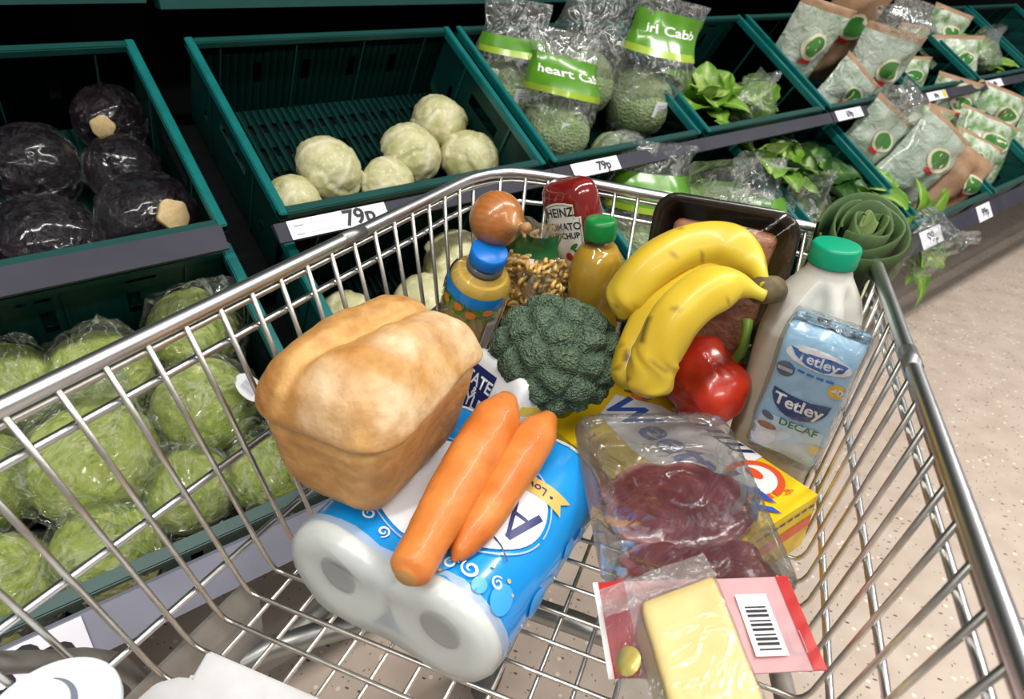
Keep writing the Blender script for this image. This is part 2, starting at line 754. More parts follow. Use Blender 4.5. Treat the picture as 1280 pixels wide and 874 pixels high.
RU = tuple(KU * v for v in (1.066, -0.386, 1.044, -0.412))
RL = tuple(KL * v for v in (0.638, -0.607, 0.612, -0.648))
for i, (a, b) in enumerate(UPPER):
    up = 0.020 if i == 0 else 0.0
    rail(KU * (a - 0.02), KU * (b - 0.015 if i == 0 else b + 0.010), RU[0] - up * 0.6, RU[1] + up, RU[2] - up * 0.6, RU[3] + up * 0.7, M['rail'])
for i, (a, b) in enumerate(LOWER):
    rail(KL * (a - 0.03), KL * (b + 0.045), *RL, M['rail_low' if i == 0 else 'rail'])


def tag(x0, x1, R, text, lines=True, big=0.62, tx=0.66, accent=None):
    d0, z0, d1, z1 = R
    x0, x1 = (x0 * KU, x1 * KU) if R is RU else (x0 * KL, x1 * KL)
    A = Vector((0, d0 - d1, z0 - z1))
    h = A.length
    uy = A.normalized()
    ux = Vector((1, 0, 0))
    n = ux.cross(uy)
    if n.y > 0:
        n = -n
    o = Vector((x0, d1, z1)) + n * 0.0012
    w = x1 - x0
    q = G()
    V = [o, o + ux * w, o + ux * w + uy * h * 0.98, o + uy * h * 0.98]
    q.add(V + [v + n * 0.0015 for v in V], [[3, 2, 1, 0], [4, 5, 6, 7], [0, 1, 5, 4], [1, 2, 6, 5], [2, 3, 7, 6], [3, 0, 4, 7]])
    t = q.make('price_tag', M['tag'], shelf, False, 'white price tag reading ' + text)
    mp = lambda a, b: o + ux * a + uy * b + n * 0.0019
    decal('price_text', place2(text_geo(text, h * big, 0.0012), w * tx, h * 0.47), mp, M['ink'], t)
    if lines:
        bars = [rect(w * 0.05, h * 0.60, w * 0.14, h * 0.70), rect(w * 0.05, h * 0.16, w * 0.13, h * 0.24)]
        decal('small_print', poly_geo(*bars), mp, M['ink_grey'], t)
        fine = [rect(w * 0.17, h * 0.66, w * 0.36, h * 0.69), rect(w * 0.17, h * 0.58, w * 0.30, h * 0.60), rect(w * 0.17, h * 0.18, w * 0.40, h * 0.21)]
        decal('small_print', poly_geo(*fine), mp, M['ink_grey'], t)
    if accent:
        decal('small_print', poly_geo(rect(w * 0.80, h * 0.1, w * 0.97, h * 0.9)), mp, accent, t)


tag(0.372, 0.556, RU, '79p', big=0.86, tx=0.70)
tag(1.020, 1.165, RU, '79p', big=0.62, tx=0.66, lines=False)
tag(2.150, 2.31, RU, '69p', big=0.6, tx=0.5, lines=False, accent=None)
tag(2.80, 2.96, RU, '89p', big=0.5, tx=0.45, lines=True, accent=M['yellow_print'])
tag(1.920, 2.045, RL, '99p', big=0.62, tx=0.55, lines=False)
tag(2.30, 2.40, RL, '99p', big=0.5, tx=0.55, lines=False)
tag(-0.30, -0.06, RL, '69p', big=0.80, tx=0.78)
tag(3.36, 3.52, RU, '69p', big=0.5, tx=0.5, lines=False)


# ------------------------------------------------------------------ crates
def panel(W, H, holes, t, Mx):
    xs = sorted({0, W} | {x for h in holes for x in (h[0], h[2])})
    ys = sorted({0, H} | {y for h in holes for y in (h[1], h[3])})
    bm = bmesh.new()
    vv = {}

    def v(i, j):
        if (i, j) not in vv:
            vv[i, j] = bm.verts.new((xs[i], ys[j], 0))
        return vv[i, j]
    for i in range(len(xs) - 1):
        for j in range(len(ys) - 1):
            cx, cy = (xs[i] + xs[i + 1]) / 2, (ys[j] + ys[j + 1]) / 2
            if any(h[0] < cx < h[2] and h[1] < cy < h[3] for h in holes):
                continue
            bm.faces.new([v(i, j), v(i + 1, j), v(i + 1, j + 1), v(i, j + 1)])
    bmesh.ops.solidify(bm, geom=bm.faces[:], thickness=t)
    bm.verts.index_update()
    V = [Mx @ w.co for w in bm.verts]
    F = [[w.index for w in f.verts] for f in bm.faces]
    bm.free()
    return V, F


CW, CD, CH = 0.59, 0.42, 0.18


def make_crate(label, Mx):
    t = thing('produce_crate', label, 'crate', Mx, 'teal plastic produce crates')
    I = Matrix.Identity(4)
    holes = []
    for r_, (y0, y1) in enumerate(((0.350, 0.376), (0.282, 0.308), (0.214, 0.240), (0.146, 0.172), (0.078, 0.104))):
        for k in range(19):
            x = 0.045 + 0.0272 * k
            holes.append((x, y0, x + 0.0115, y1))
    V, F = panel(CW, CD, holes, 0.003, Matrix.Translation((0, 0, -CH)))
    mesh('crate_floor', V, F, M['crate'], t, False)
    bk = [(0.125 + 0.108 * k, 0.075, 0.143 + 0.108 * k, 0.125) for k in range(4)] + [(0.06 + 0.13 * k, 0.150, 0.10 + 0.13 * k, 0.156) for k in range(4)]
    V, F = panel(CW, CH, bk, 0.003, Matrix.Translation((0, CD, -CH)) @ Matrix.Rotation(pi / 2, 4, 'X'))
    mesh('back_wall', V, F, M['crate'], t, False)
    sd = [(0.15, 0.10, 0.27, 0.128), (0.06, 0.05, 0.075, 0.085), (0.335, 0.05, 0.35, 0.085)]
    for x in (0.0, CW):
        V, F = panel(CD, CH, sd, 0.003, Matrix.Translation((x, 0, -CH)) @ Matrix.Rotation(pi / 2, 4, 'Z') @ Matrix.Rotation(pi / 2, 4, 'X'))
        mesh('side_wall', V, F, M['crate'], t, False)
    fr = [(0.15 + 0.05 * k, 0.05, 0.165 + 0.05 * k, 0.10) for k in range(6)]
    V, F = panel(CW, CH, fr, 0.003, Matrix.Translation((0, 0.004, -CH)) @ Matrix.Rotation(pi / 2, 4, 'X'))
    mesh('front_wall', V, F, M['crate'], t, False)
    for a, b in (((-0.008, -0.012, -0.012), (CW + 0.008, 0.006, 0.003)), ((-0.008, CD - 0.006, -0.012), (CW + 0.008, CD + 0.010, 0.003))):
        G().box(a, b).make('rim', M['crate'], t, False, None, 0.002)
    for x in (0, CW):
        G().box((x - 0.008, -0.012, -0.014), (x + 0.008, CD + 0.010, 0.005)).make('rim', M['crate_rim_lit'], t, False, 'teal side rim, coloured lighter for the light it catches', 0.002)
    for k in range(4):
        G().box((0.055 + k * 0.158, CD - 0.0035, -CH), (0.058 + k * 0.158, CD - 0.001, -0.015)).make('wall_rib', M['crate'], t, False)
    for x in (0.0015, CW - 0.0015):
        for y in (0.11, 0.31):
            G().box((x - 0.004, y, -CH), (x + 0.004, y + 0.006, -0.015)).make('wall_rib', M['crate'], t, False)
    return t


CR_U = ['teal crate of dark wrapped red cabbages, leftmost on the upper tier', 'teal crate of white cabbages with slotted floor showing, above the 79p tag',
        'teal crate holding bagged cabbages with green bag tops', 'teal crate with loose green lettuce, right of the bagged cabbages',
        'teal crate of tall clear salad bags on the upper tier', 'teal crate of small salad packs with a yellow price sticker below',
        'teal crate at the upper right holding leafy packs', 'farthest teal crate at the right end of the upper tier']
CR_L = ['teal crate of bagged green cabbages, leftmost on the lower tier', 'teal crate of white cabbages seen through the trolley wires',
        'teal crate of bagged greens behind the ketchup bottle', 'teal crate of dark leafy bags behind the meat tray',
        'teal crate of lettuces and clear bags behind the leeks', 'teal crate of green salad packs on the lower tier at right',
        'teal crate at the lower right edge of the photo', 'farthest teal crate at the right end of the lower tier']
crate0 = None
for T, spans, labs in ((TU, UPPER, CR_U), (TL, LOWER, CR_L)):
    for (a, b), lab in zip(spans, labs):
        Mx = T @ Matrix.Translation((a + 0.006, 0.012, 0)) @ Matrix.Diagonal(((b - a - 0.012) / CW, 1 if T is TU else 0.93, 1, 1))
        if crate0 is None:
            crate0 = make_crate(lab, Mx)
        else:
            dup(crate0, Mx, lab)


# ------------------------------------------------------------------ vegetables
def cabbage_geo(seed, sub, col_a, col_b, col_v, nleaf=8, flat=0.88, veins=7, lift=0.022, rough=0.02):
    rd = random.Random(seed)
    leaves = []
    for i in range(nleaf):
        c = Vector((rd.gauss(0, 1), rd.gauss(0, 1), rd.gauss(0.45, 0.6))).normalized()
        st = Vector((-c.x * 0.25, -c.y * 0.25, -1)).normalized()
        leaves.append((c, st, rd.uniform(0.75, 1.15), rd.random()))

    def fn(p):
        r, top, cl = 1.0, -1, 0
        edge = 1
        for i, (c, st, w, cc) in enumerate(leaves):
            d = p.angle(c)
            wob = w + 0.14 * nz(p, 3.0, i * 7 + seed)
            if d < wob:
                top, cl = i, cc
                edge = (wob - d) / 0.10
                r = 1.0 + lift * (i % 4) + lift * min(1, edge) * 0.6
        col = mixc(col_a, col_b, 0.5 + 0.9 * nz(p, 2.3, seed))
        if top >= 0:
            c, st, w, cc = leaves[top]
            col = mixc(col, col_b, cc * 0.5)
            e1 = (c - st * c.dot(st)).normalized()
            e2 = st.cross(e1)
            q = p - st * p.dot(st)
            if q.length > 1e-6:
                a = atan2(q.dot(e2), q.dot(e1))
                b = abs(((a * veins / pi + 0.35 * nz(p, 4, seed)) % 1.0) - 0.5) * 2
                mid = exp(-(a / 0.10) ** 2)
                v = max(sm(0.80, 0.98, b) * 0.6, mid)
                col = mixc(col, col_v, v)
                r += 0.012 * v
            if edge < 0.5:
                col = mixc(col, col_v, 0.35)
        r += rough * nz(p, 4.0, seed) + rough * 0.6 * nz(p, 9.0, seed + 3)
        return Vector((p.x * r, p.y * r, p.z * r * flat)), col
    return ico(sub, fn)


leafmat = mat('white_cabbage_leaf', rough=0.38, vcol=True, var=((0.86, 0.86, 0.82), 20), bump=(30, 0.25, 0.03), coat=0.15)
WH_A, WH_B, WH_V = (0.46, 0.47, 0.19), (0.70, 0.66, 0.40), (0.82, 0.79, 0.58)
cab_w = [cabbage_geo(11 + k, 5, WH_A, WH_B, WH_V, flat=0.90, lift=0.036, nleaf=10, veins=8, rough=0.03) for k in range(3)]


def share_mesh(geo, name, m):
    o = mesh(name, geo[0], geo[1], m, None, True, geo[2])
    me = o.data
    bpy.data.objects.remove(o)
    return me


cab_w_me = [share_mesh(c, 'white_cabbage', leafmat) for c in cab_w]
WHITE_U = [  # s, depth, radius, spin, label
    (0.882, 0.271, 0.064, 0.3, 'white cabbage at the back of the upper crate, topmost of the row'),
    (0.761, 0.190, 0.064, 2.1, 'white cabbage in the upper crate, in front and left of the topmost one'),
    (0.560, 0.188, 0.066, 4.0, 'tall white cabbage above the 79p tag, second from left in the upper crate'),
    (0.894, 0.148, 0.065, 5.2, 'white cabbage in the front right corner of the upper crate'),
    (0.462, 0.128, 0.052, 1.2, 'small white cabbage in the front left corner of the upper crate'),
    (0.672, 0.128, 0.056, 3.0, 'pointed greenish white cabbage at the middle front of the upper crate')]
WHITE_L = [(0.667, 0.335, 0.066, 0.9, 'white cabbage behind the onion, seen through the trolley side'),
           (0.570, 0.270, 0.066, 2.6, 'large white cabbage beside the juice bottle, seen through the trolley side'),
           (0.420, 0.290, 0.054, 4.4, 'white cabbage just above the loaf, seen through the trolley side')]


def plain(name, label, cat, me, Mx, group=None):
    o = bpy.data.objects.new(name, me)
    COL.objects.link(o)
    o.matrix_world = Mx
    o['label'], o['category'] = label, cat
    if group:
        o['group'] = group
    return o


def on_tier(T, s, t, h, spin=0.0, tx=0.0, ty=0.0, r=1.0):
    return T @ Matrix.Translation((s, t, h)) @ Matrix.Rotation(spin, 4, 'Z') @ Matrix.Rotation(tx, 4, 'X') @ Matrix.Rotation(ty, 4, 'Y') @ Matrix.Scale(r, 4)


for k, (s_, t_, r_, sp, lab) in enumerate(WHITE_U):
    plain('white_cabbage', lab, 'cabbage', cab_w_me[k % 3], on_tier(TU, s_, t_, -CH + r_ * 0.93, sp, 0.5 * sin(k * 2.2), 0.5 * cos(k * 1.7), r_), 'white cabbages in the upper crate')
for k, (s_, t_, r_, sp, lab) in enumerate(WHITE_L):
    plain('white_cabbage', lab, 'cabbage', cab_w_me[(k + 1) % 3], on_tier(TL, s_, t_, -CH + r_ * 0.93, sp, 0.5, 0.3 * k, r_), 'white cabbages in the lower crate')

# red cabbages in tight film, with the cut stem
redmat = mat('red_cabbage_leaf', rough=0.20, vcol=True, bump=(5, 1.0, 0.35, 'crinkle'), bump2=(14, 0.8, 0.12), coat=1.0)
stemmat = mat('cut_stem', (0.60, 0.46, 0.24), 0.6, var=((0.46, 0.33, 0.15), 12))
cab_r = [cabbage_geo(31 + k, 5, (0.010, 0.006, 0.011), (0.022, 0.010, 0.020), (0.045, 0.022, 0.038), veins=6, lift=0.03, flat=0.95) for k in range(2)]
cab_r_me = [share_mesh(c, 'cabbage_head', redmat) for c in cab_r]


def wrap_fn(seed, amp, puff):
    def fn(p):
        r = puff + amp * abs(nz(p, 3.2, seed)) + amp * 0.7 * abs(nz(p, 7, seed + 2))
        return p * r, (1, 1, 1)
    return fn


wrap_me = share_mesh(ico(4, wrap_fn(3, 0.10, 1.055)), 'film_wrap', M['film_tight'])
RED = [(0.216, 0.388, 0.058, (-0.36, -0.78, 0.50), 'dark red cabbage at the back of its crate, pale stem facing forward'),
       (0.070, 0.285, 0.068, None, 'dark red cabbage at the left edge, in the back row'),
       (0.198, 0.262, 0.058, None, 'dark red cabbage in the middle, half hidden behind the large front one'),
       (0.200, 0.128, 0.076, (0.28, -0.56, 0.70), 'largest dark red cabbage in front, with a pale cut stem on its right'),
       (0.046, 0.118, 0.074, None, 'dark red cabbage in the front row at left, no stem showing')]
for k, (s_, t_, r_, stem, lab) in enumerate(RED):
    Mx = on_tier(TU, s_, t_, -CH + r_ * 0.97, k * 1.9 if stem is None else 0, 0, 0, r_)
    t = thing('red_cabbage', lab, 'cabbage', Mx, 'wrapped red cabbages')
    o = bpy.data.objects.new('cabbage_head', cab_r_me[k % 2])
    COL.objects.link(o)
    o.parent = t
    if stem:
        d = Vector(stem).normalized()
        q = d.to_track_quat('Z', 'Y').to_matrix().to_4x4()
        V, F = lathe([(0.0001, 0.90), (0.30, 0.90), (0.34, 1.15), (0.32, 1.165), (0.0001, 1.17)], 28,
                     lambda p, a: q @ Vector((p.x * (1 + 0.08 * sin(5 * a)), p.y * (1 + 0.08 * cos(4 * a)), p.z)))
        mesh('cut_stem', V, F, stemmat, t, True)
    o = bpy.data.objects.new('film_wrap', wrap_me)
    COL.objects.link(o)
    o.parent = t

# bagged green cabbages in the lower left crate
grmat = mat('green_cabbage_leaf', rough=0.40, vcol=True, var=((0.84, 0.88, 0.74), 6), bump=(4, 0.5, 0.012), bump2=(14, 0.3, 0.003), coat=0.15)
GR_A, GR_B, GR_V = (0.44, 0.57, 0.07), (0.66, 0.73, 0.19), (0.82, 0.83, 0.42)
cab_g_me = [share_mesh(cabbage_geo(51 + k, 5, GR_A, GR_B, GR_V, veins=9, lift=0.03, flat=0.92, rough=0.03), 'cabbage_head', grmat) for k in range(3)]


def bag_fn(seed, tail=0.75, puff=1.13, amp=0.24, lean=(0.3, 0.2)):
    def fn(p):
        r = puff + amp * abs(nz(p, 2.6, seed)) + amp * 0.6 * abs(nz(p, 6.5, seed + 2)) - amp * 0.3
        q = p * r
        u = sm(0.62, 1.0, p.z)
        fl = 1 + 0.5 * u
        q.x = q.x * lerp(1, 1.5, u) + lean[0] * u
        q.y = q.y * lerp(1, 0.35, u) + lean[1] * u + 0.12 * u * nz(p, 5, seed)
        q.z += tail * u
        return q, (1, 1, 1)
    return fn


bag_me = [share_mesh(ico(4, bag_fn(5 + 4 * k, (0.45, 0.95, 0.30)[k], lean=(0.25 * (-1) ** k, 0.25))), 'film_bag', M['film_bag_green']) for k in range(3)]
stickmat = mat('white_sticker', (0.78, 0.80, 0.80), 0.45)
GREEN = [  # s, depth, height of centre, radius, label
    (0.180, 0.335, -0.095, 0.066, 1, 'bagged green cabbage at the back right, its bag top standing up by the crate edge'),
    (0.045, 0.310, -0.100, 0.066, 0, 'bagged green cabbage just under the trolley rim, middle of the back row'),
    (-0.062, 0.325, -0.100, 0.064, 0, 'bagged green cabbage at the left edge, back row of the lower crate'),
    (0.148, 0.205, -0.085, 0.068, 2, 'bagged green cabbage with crinkled leaves left of the loaf, barcode sticker on its bag'),
    (-0.002, 0.180, -0.075, 0.076, 0, 'largest bagged pale green cabbage in the centre of the lower crate'),
    (0.087, 0.105, -0.105, 0.060, 0, 'bagged green cabbage at the front, second from the loaf'),
    (-0.110, 0.205, -0.090, 0.064, 0, 'bagged green cabbage at the left edge, middle row of the lower crate'),
    (0.192, 0.085, -0.105, 0.060, 0, 'bagged green cabbage right beside the loaf, at the front of the lower crate'),
    (-0.020, 0.070, -0.100, 0.064, 0, 'bagged green cabbage low at the front, above the pale price rail'),
    (-0.130, 0.075, -0.105, 0.062, 0, 'bagged green cabbage in the front left corner, lowest at the photo edge')]
for k, (s_, t_, h_, r_, bt, lab) in enumerate(GREEN):
    t = thing('bagged_green_cabbage', lab, 'cabbage', on_tier(TL, s_, t_, h_, k * 1.1, 0.2 * sin(k), 0.25 * cos(2 * k), r_), 'bagged green cabbages')
    for nm, me in (('cabbage_head', cab_g_me[k % 3]), ('film_bag', bag_me[k % 3])):
        o = bpy.data.objects.new(nm, me)
        COL.objects.link(o)
        o.parent = t
        if nm == 'cabbage_head':
            o.scale = (0.95, 0.95, 0.95)
            o.rotation_euler = (0.5 * sin(k * 3), 0.5 * cos(k * 2), k)
    if bt == 2:
        I = t.matrix_world.inverted() @ on_tier(TL, s_ + 0.052, t_ - 0.02, h_ + 0.062, 0.5, 0.35, 0.55, 1)
        q = G()
        V, F = lathe([(0.0001, 0), (0.024, 0.0), (0.024, 0.0008), (0.0001, 0.0008)], 20)
        q.add([I @ v for v in V], F)
        st = q.make('sticker', stickmat, t, False, 'white barcode sticker')
        mp = lambda a, b: I @ Vector((a, b, 0.0013))
        decal('barcode', poly_geo(*[rect(-0.014 + 0.0032 * i, -0.010, -0.014 + 0.0032 * i + (0.0018 if i % 3 else 0.001), 0.012) for i in range(9)]), mp, M['ink_grey'], st)


# leaves, lettuces, bagged greens, salad packs
def leaf_geo(L, W, curl, ruffle, seed, nx=10, ny=14, cup=0.35):
    V, F, U = [], [], []
    for j in range(ny + 1):
        v = j / ny
        w = W * (sin(pi * min(1, 0.08 + 0.92 * v) ** 0.75) ** 0.7 * 0.9 + 0.1)
        for i in range(nx + 1):
            u = -1 + 2 * i / nx
            x = u * w * 0.5
            a = curl * v * v
            y = L * (sin(a) / max(curl, 1e-3) if False else v * cos(a * 0.5))
            z = L * v * sin(a * 0.5) * -0.9 + cup * w * u * u * 0.5
            rf = ruffle * (abs(u) ** 2) * sm(0.1, 0.6, v)
            z += rf * nz((u * 2.2, v * 5, seed), 1.6, seed) + 0.25 * ruffle * nz((u * 3, v * 7, 1), 2.2, seed)
            x += rf * 0.5 * nz((v * 6, u * 2, seed), 1.3, seed + 5)
            V.append(Vector((x, y, z)))
            U.append((u, v))
            if i and j:
                k = len(V) - 1
                F.append([k - nx - 2, k - nx - 1, k, k - 1])
    return V, F, U


def leaf_cols(U, a, b, rib):
    C = []
    for u, v in U:
        c = mixc(a, b, 0.5 + 0.5 * sin(9 * v + 5 * abs(u)) * 0.6 + 0.3 * nz((u * 3, v * 4, 0), 2))
        r = exp(-(u / (0.16 * (1.15 - v))) ** 2)
        vein = exp(-(((abs(u) * 2.2 - v * 3.2) % 0.55 - 0.27) / 0.05) ** 2) * 0.4 * (1 - abs(u))
        C.append(mixc(c, rib, max(r * 0.85, vein)))
    return C


leafm = mat('salad_leaf', rough=0.42, vcol=True, var=((0.7, 0.8, 0.6), 30), bump=(60, 0.4, 0.004), coat=0.1)
LIME = ((0.10, 0.26, 0.015), (0.24, 0.42, 0.05), (0.50, 0.60, 0.22))
DARK = ((0.012, 0.060, 0.012), (0.045, 0.13, 0.02), (0.22, 0.34, 0.09))


def leafy(parent, n, L, W, pal, seed, spread=0.7, ruffle=0.02, up=0.5, name='leaf', curl=0.9):
    rd = random.Random(seed)
    for k in range(n):
        V, F, U = leaf_geo(L * rd.uniform(0.8, 1.15), W * rd.uniform(0.8, 1.2), curl * rd.uniform(0.5, 1.4), ruffle, seed + k * 3.3)
        a = 2 * pi * k / n + rd.uniform(-0.35, 0.35)
        tilt = up + spread * rd.uniform(-0.3, 0.5) * (0.5 + k / n)
        R = Matrix.Rotation(a, 4, 'Z') @ Matrix.Rotation(tilt, 4, 'X')
        V = [R @ v for v in V]
        o = mesh(name, V, F, leafm, parent, True, leaf_cols(U, *pal))
    return parent


def tube_bag(parent, w, d, h, seed, m, neck=0.45, flare=1.0, n=36, rings=22, amp=0.10, name='film_bag', lean=(0, 0), z0=0.0):
    """an upright film bag: full round body, pinched neck and a flat loose top"""
    secs = []
    for j in range(rings + 1):
        v = j / rings
        body = sin(pi * min(1.0, 0.12 + v * 0.62)) ** 0.6
        t = sm(0.55, 0.8, v)
        rx = w / 2 * lerp(body, neck, t)
        rx = lerp(rx, w / 2 * flare, sm(0.75, 1.0, v))
        ry = d / 2 * lerp(body, neck * 0.5, t) * lerp(1, 0.35, sm(0.7, 1.0, v))
        q = []
        for k in range(n):
            a = 2 * pi * k / n
            p = (cos(a), sin(a), v * 2.2)
            f = 1 + amp * (abs(nz(p, 2.6, seed)) + 0.7 * abs(nz(p, 6, seed + 1)) - 0.35)
            q.append(Vector((rx * cos(a) * f + lean[0] * v * v, ry * sin(a) * f + lean[1] * v * v + 0.02 * sm(0.7, 1, v) * nz(p, 2, seed + 9), z0 + h * v)))
        secs.append(q)
    V, F = loft(secs, False)
    F.append(list(range(n))[::-1])
    return secs, mesh(name, V, F, m, parent, True)


def ring_band(parent, secs, j0, j1, a0, a1, m, name, off=1.012):
    """a printed band of a bag between rings j0..j1 and fractions a0..a1 of the way round"""
    n = len(secs[0])
    ks = range(int(a0 * n), int(a1 * n) + 1)
    V, F = [], []
    for j in range(j0, j1 + 1):
        c = sum(secs[j], Vector()) / n
        for k in ks:
            p = secs[j][k % n]
            V.append(c + (p - c) * off)
    m_ = len(list(ks))
    for j in range(j1 - j0):
        for k in range(m_ - 1):
            F.append([j * m_ + k, j * m_ + k + 1, (j + 1) * m_ + k + 1, (j + 1) * m_ + k])
    return mesh(name, V, F, m, parent, True)


print_green = mat('green_bag_print', (0.10, 0.30, 0.015), 0.25, var=((0.07, 0.22, 0.012), 25), coat=0.4)
print_lime = mat('lime_bag_print', (0.36, 0.50, 0.04), 0.25, var=((0.28, 0.42, 0.03), 25), coat=0.4)
headmat = mat('pale_cabbage_in_bag', rough=0.5, vcol=True, var=((0.7, 0.78, 0.66), 10), bump=(14, 0.5, 0.05))
head_me = [share_mesh(cabbage_geo(71 + k, 4, (0.22, 0.31, 0.14), (0.36, 0.44, 0.24), (0.52, 0.58, 0.38), veins=8, lift=0.03), 'cabbage_head', headmat) for k in range(2)]


def bagged_cabbage(T, s_, t_, h_, w, hgt, seed, label, spin=0, tx=0.4, ty=0.0, band=(13, 18), text=None, lime=True, sticker=True, lean=(0, 0)):
    t = thing('bagged_cabbage', label, 'bagged cabbage', on_tier(T, s_, t_, h_, spin, -(tx + 0.15), ty), 'cabbages in clear bags with green printed tops')
    o = bpy.data.objects.new('cabbage_head', head_me[seed % 2])
    COL.objects.link(o)
    o.parent = t
    o.matrix_local = Matrix.Translation((0, 0, hgt * 0.27)) @ Matrix.Rotation(seed, 4, 'Z') @ Matrix.Diagonal((w * 0.42, w * 0.40, hgt * 0.27, 1))
    secs, b = tube_bag(t, w, w * 0.85, hgt, seed, M['film_bag'], 0.86, 0.96, lean=lean)
    if band:
        j0, j1 = band
        a0, a1 = 0.52, 0.98
        jm = j0 + 1 if lime else j0
        if lime:
            ring_band(t, secs, j0, jm, a0, a1, print_lime, 'lime_print')
        pb = ring_band(t, secs, jm, j1, a0, a1, print_green, 'green_print')
        if text:
            n = len(secs[0])

            def mp(a, b_):
                fa = (0.75 + a) * n
                fj = lerp(jm, j1, 0.5) + b_ * 22
                j = max(0, min(len(secs) - 2, int(fj)))
                k = int(fa)
                fj -= j
                fa -= k
                P = [secs[jj][kk % n] for jj in (j, j + 1) for kk in (k, k + 1)]
                p = P[0].lerp(P[1], fa).lerp(P[2].lerp(P[3], fa), fj)
                c = sum(secs[j], Vector()) / n
                return c + (p - c) * 1.025
            decal('bag_lettering', text_geo(text, 0.058, 0.0015), mp, M['white'], pb, 0.02)
    if sticker:
        n = len(secs[0])
        c = sum(secs[7], Vector()) / n
        p0 = secs[7][int(0.75 * n)]
        p1 = secs[7][int(0.75 * n) + 2]
        ux = (p1 - p0).normalized()
        uy = (secs[9][int(0.75 * n)] - p0).normalized()
        nn = ux.cross(uy).normalized()
        mp = lambda a, b_: p0 + ux * a + uy * b_ + nn * 0.010
        st = decal('sticker', poly_geo(rect(-0.022, -0.026, 0.022, 0.016)), mp, stickmat, t, label='white date sticker')
        mp2 = lambda a, b_: p0 + ux * a + uy * b_ + nn * 0.0112
        decal('sticker_print', poly_geo(rect(-0.012, 0.004, 0.012, 0.006), rect(-0.012, -0.003, 0.008, -0.001), rect(-0.009, -0.010, 0.01, -0.008)), mp2, M['ink_grey'], st)
    return t


bagged_cabbage(TU, 1.095, 0.285, -0.17, 0.190, 0.292, 2, 'bagged cabbage with lime print at the back left of its upper crate', -0.25, 0.35, band=(13, 16))
bagged_cabbage(TU, 1.145, 0.13, -0.17, 0.202, 0.313, 5, 'bagged cabbage in front at left with a square white sticker', -0.42, 0.45, band=(12, 18), text='heart Cab', lean=(-0.02, 0.01))
bagged_cabbage(TU, 1.335, 0.275, -0.17, 0.224, 0.346, 8, 'plain clear bag of cabbage with a tall twisted neck, no printed top showing', -0.35, 0.3, band=None, sticker=False)
bagged_cabbage(TU, 1.305, 0.085, -0.165, 0.168, 0.194, 11, 'small round bagged cabbage tipped forward over the price rail, between its two larger neighbours', -0.20, -0.7, band=None)
bagged_cabbage(TU, 1.475, 0.165, -0.17, 0.235, 0.367, 14, 'tallest bagged cabbage, wide green printed top with pale lettering', -0.32, 0.30, band=(14, 20), text='irl Cabb', lean=(0.02, 0))


def lettuce(T, s_, t_, h_, L, W, pal, seed, label, n=9, up=0.7, spread=0.6, ruffle=0.018, bag=True, spin=0, tx=0.5, sleeve=None, cat='lettuce', ty=0):
    t = thing('lettuce', label, cat, on_tier(T, s_, t_, h_, spin, -(tx - 0.3), ty), 'loose and bagged lettuces')
    leafy(t, n, L, W, pal, seed, spread, ruffle, up)
    leafy(t, max(3, n // 2), L * 0.7, W * 0.6, (pal[1], pal[2], pal[2]), seed + 50, 0.2, ruffle, up + 0.45, 'inner_leaf')
    if bag:
        tube_bag(t, L * 1.2, L * 1.05, L * 1.1, seed, M['film_bag'], 0.8, 1.0, amp=0.14, z0=-0.01)
    if sleeve:
        V, F = loft([[Vector((lerp(-0.5, 0.5, k / 12) * lerp(sleeve[0], sleeve[1], j), -0.062 - 0.02 * j + 0.02 * (2 * k / 12 - 1) ** 2, 0.02 + j * sleeve[2])) for k in range(13)] for j in (0, 0.5, 1)], False)
        F = [f for f in F if max(f) - min(f) < 15 and not (abs(f[0] % 13 - f[1] % 13) > 1)]
        o = mesh('paper_sleeve', V, F, stickmat, t, True, None, 'white printed paper sleeve')
        lines = [rect(-0.03, 0.03 + 0.012 * k, 0.03, 0.033 + 0.012 * k) for k in range(5)]
        decal('sleeve_print', poly_geo(*lines), lambda a, b: Vector((a, -0.064 - 0.02 * (b - 0.02) / sleeve[2], b)), M['ink_grey'], o)
    return t


lettuce(TU, 1.80, 0.20, -0.17, 0.192, 0.143, LIME, 4, 'bright green lettuce with curling leaves, loose at the left of its upper crate', n=11, bag=False, up=0.95)
lettuce(TU, 1.975, 0.14, -0.17, 0.166, 0.130, LIME, 9, 'green lettuce in a clear bag beside the curling one, upper crate', n=9, up=0.9)
lettuce(TL, 1.60, 0.33, -0.13, 0.218, 0.156, LIME, 13, 'green lettuce with a white paper sleeve, topmost in the lower crate', n=10, up=0.9, sleeve=(0.10, 0.15, 0.11), tx=0.55, bag=False, spin=-0.5)
lettuce(TL, 1.62, 0.17, -0.15, 0.192, 0.156, DARK, 17, 'dark green leafy bunch below the white sleeve, lower crate', n=11, up=0.8)
lettuce(TL, 1.76, 0.27, -0.12, 0.205, 0.169, DARK, 19, 'dark ruffled leafy bunch right of the white sleeve', n=11, up=0.9, ruffle=0.03, bag=False)
lettuce(TL, 1.93, 0.19, -0.14, 0.218, 0.182, LIME, 23, 'large bright lettuce with broad folded leaves, right above the leeks', n=9, up=0.85, bag=False)
lettuce(TL, 2.03, 0.03, -0.13, 0.192, 0.117, LIME, 27, 'bagged lettuce hanging forward over the lower price rail', n=8, up=0.95, tx=-0.4)
lettuce(TL, 1.33, 0.26, -0.16, 0.218, 0.156, LIME, 29, 'bagged lettuce behind the top edge of the meat tray', n=9, up=0.85)
lettuce(TU, 3.75, 0.17, -0.17, 0.230, 0.156, LIME, 35, 'leafy yellow green salad bunch at the upper right of the shelves', n=11, up=0.9)
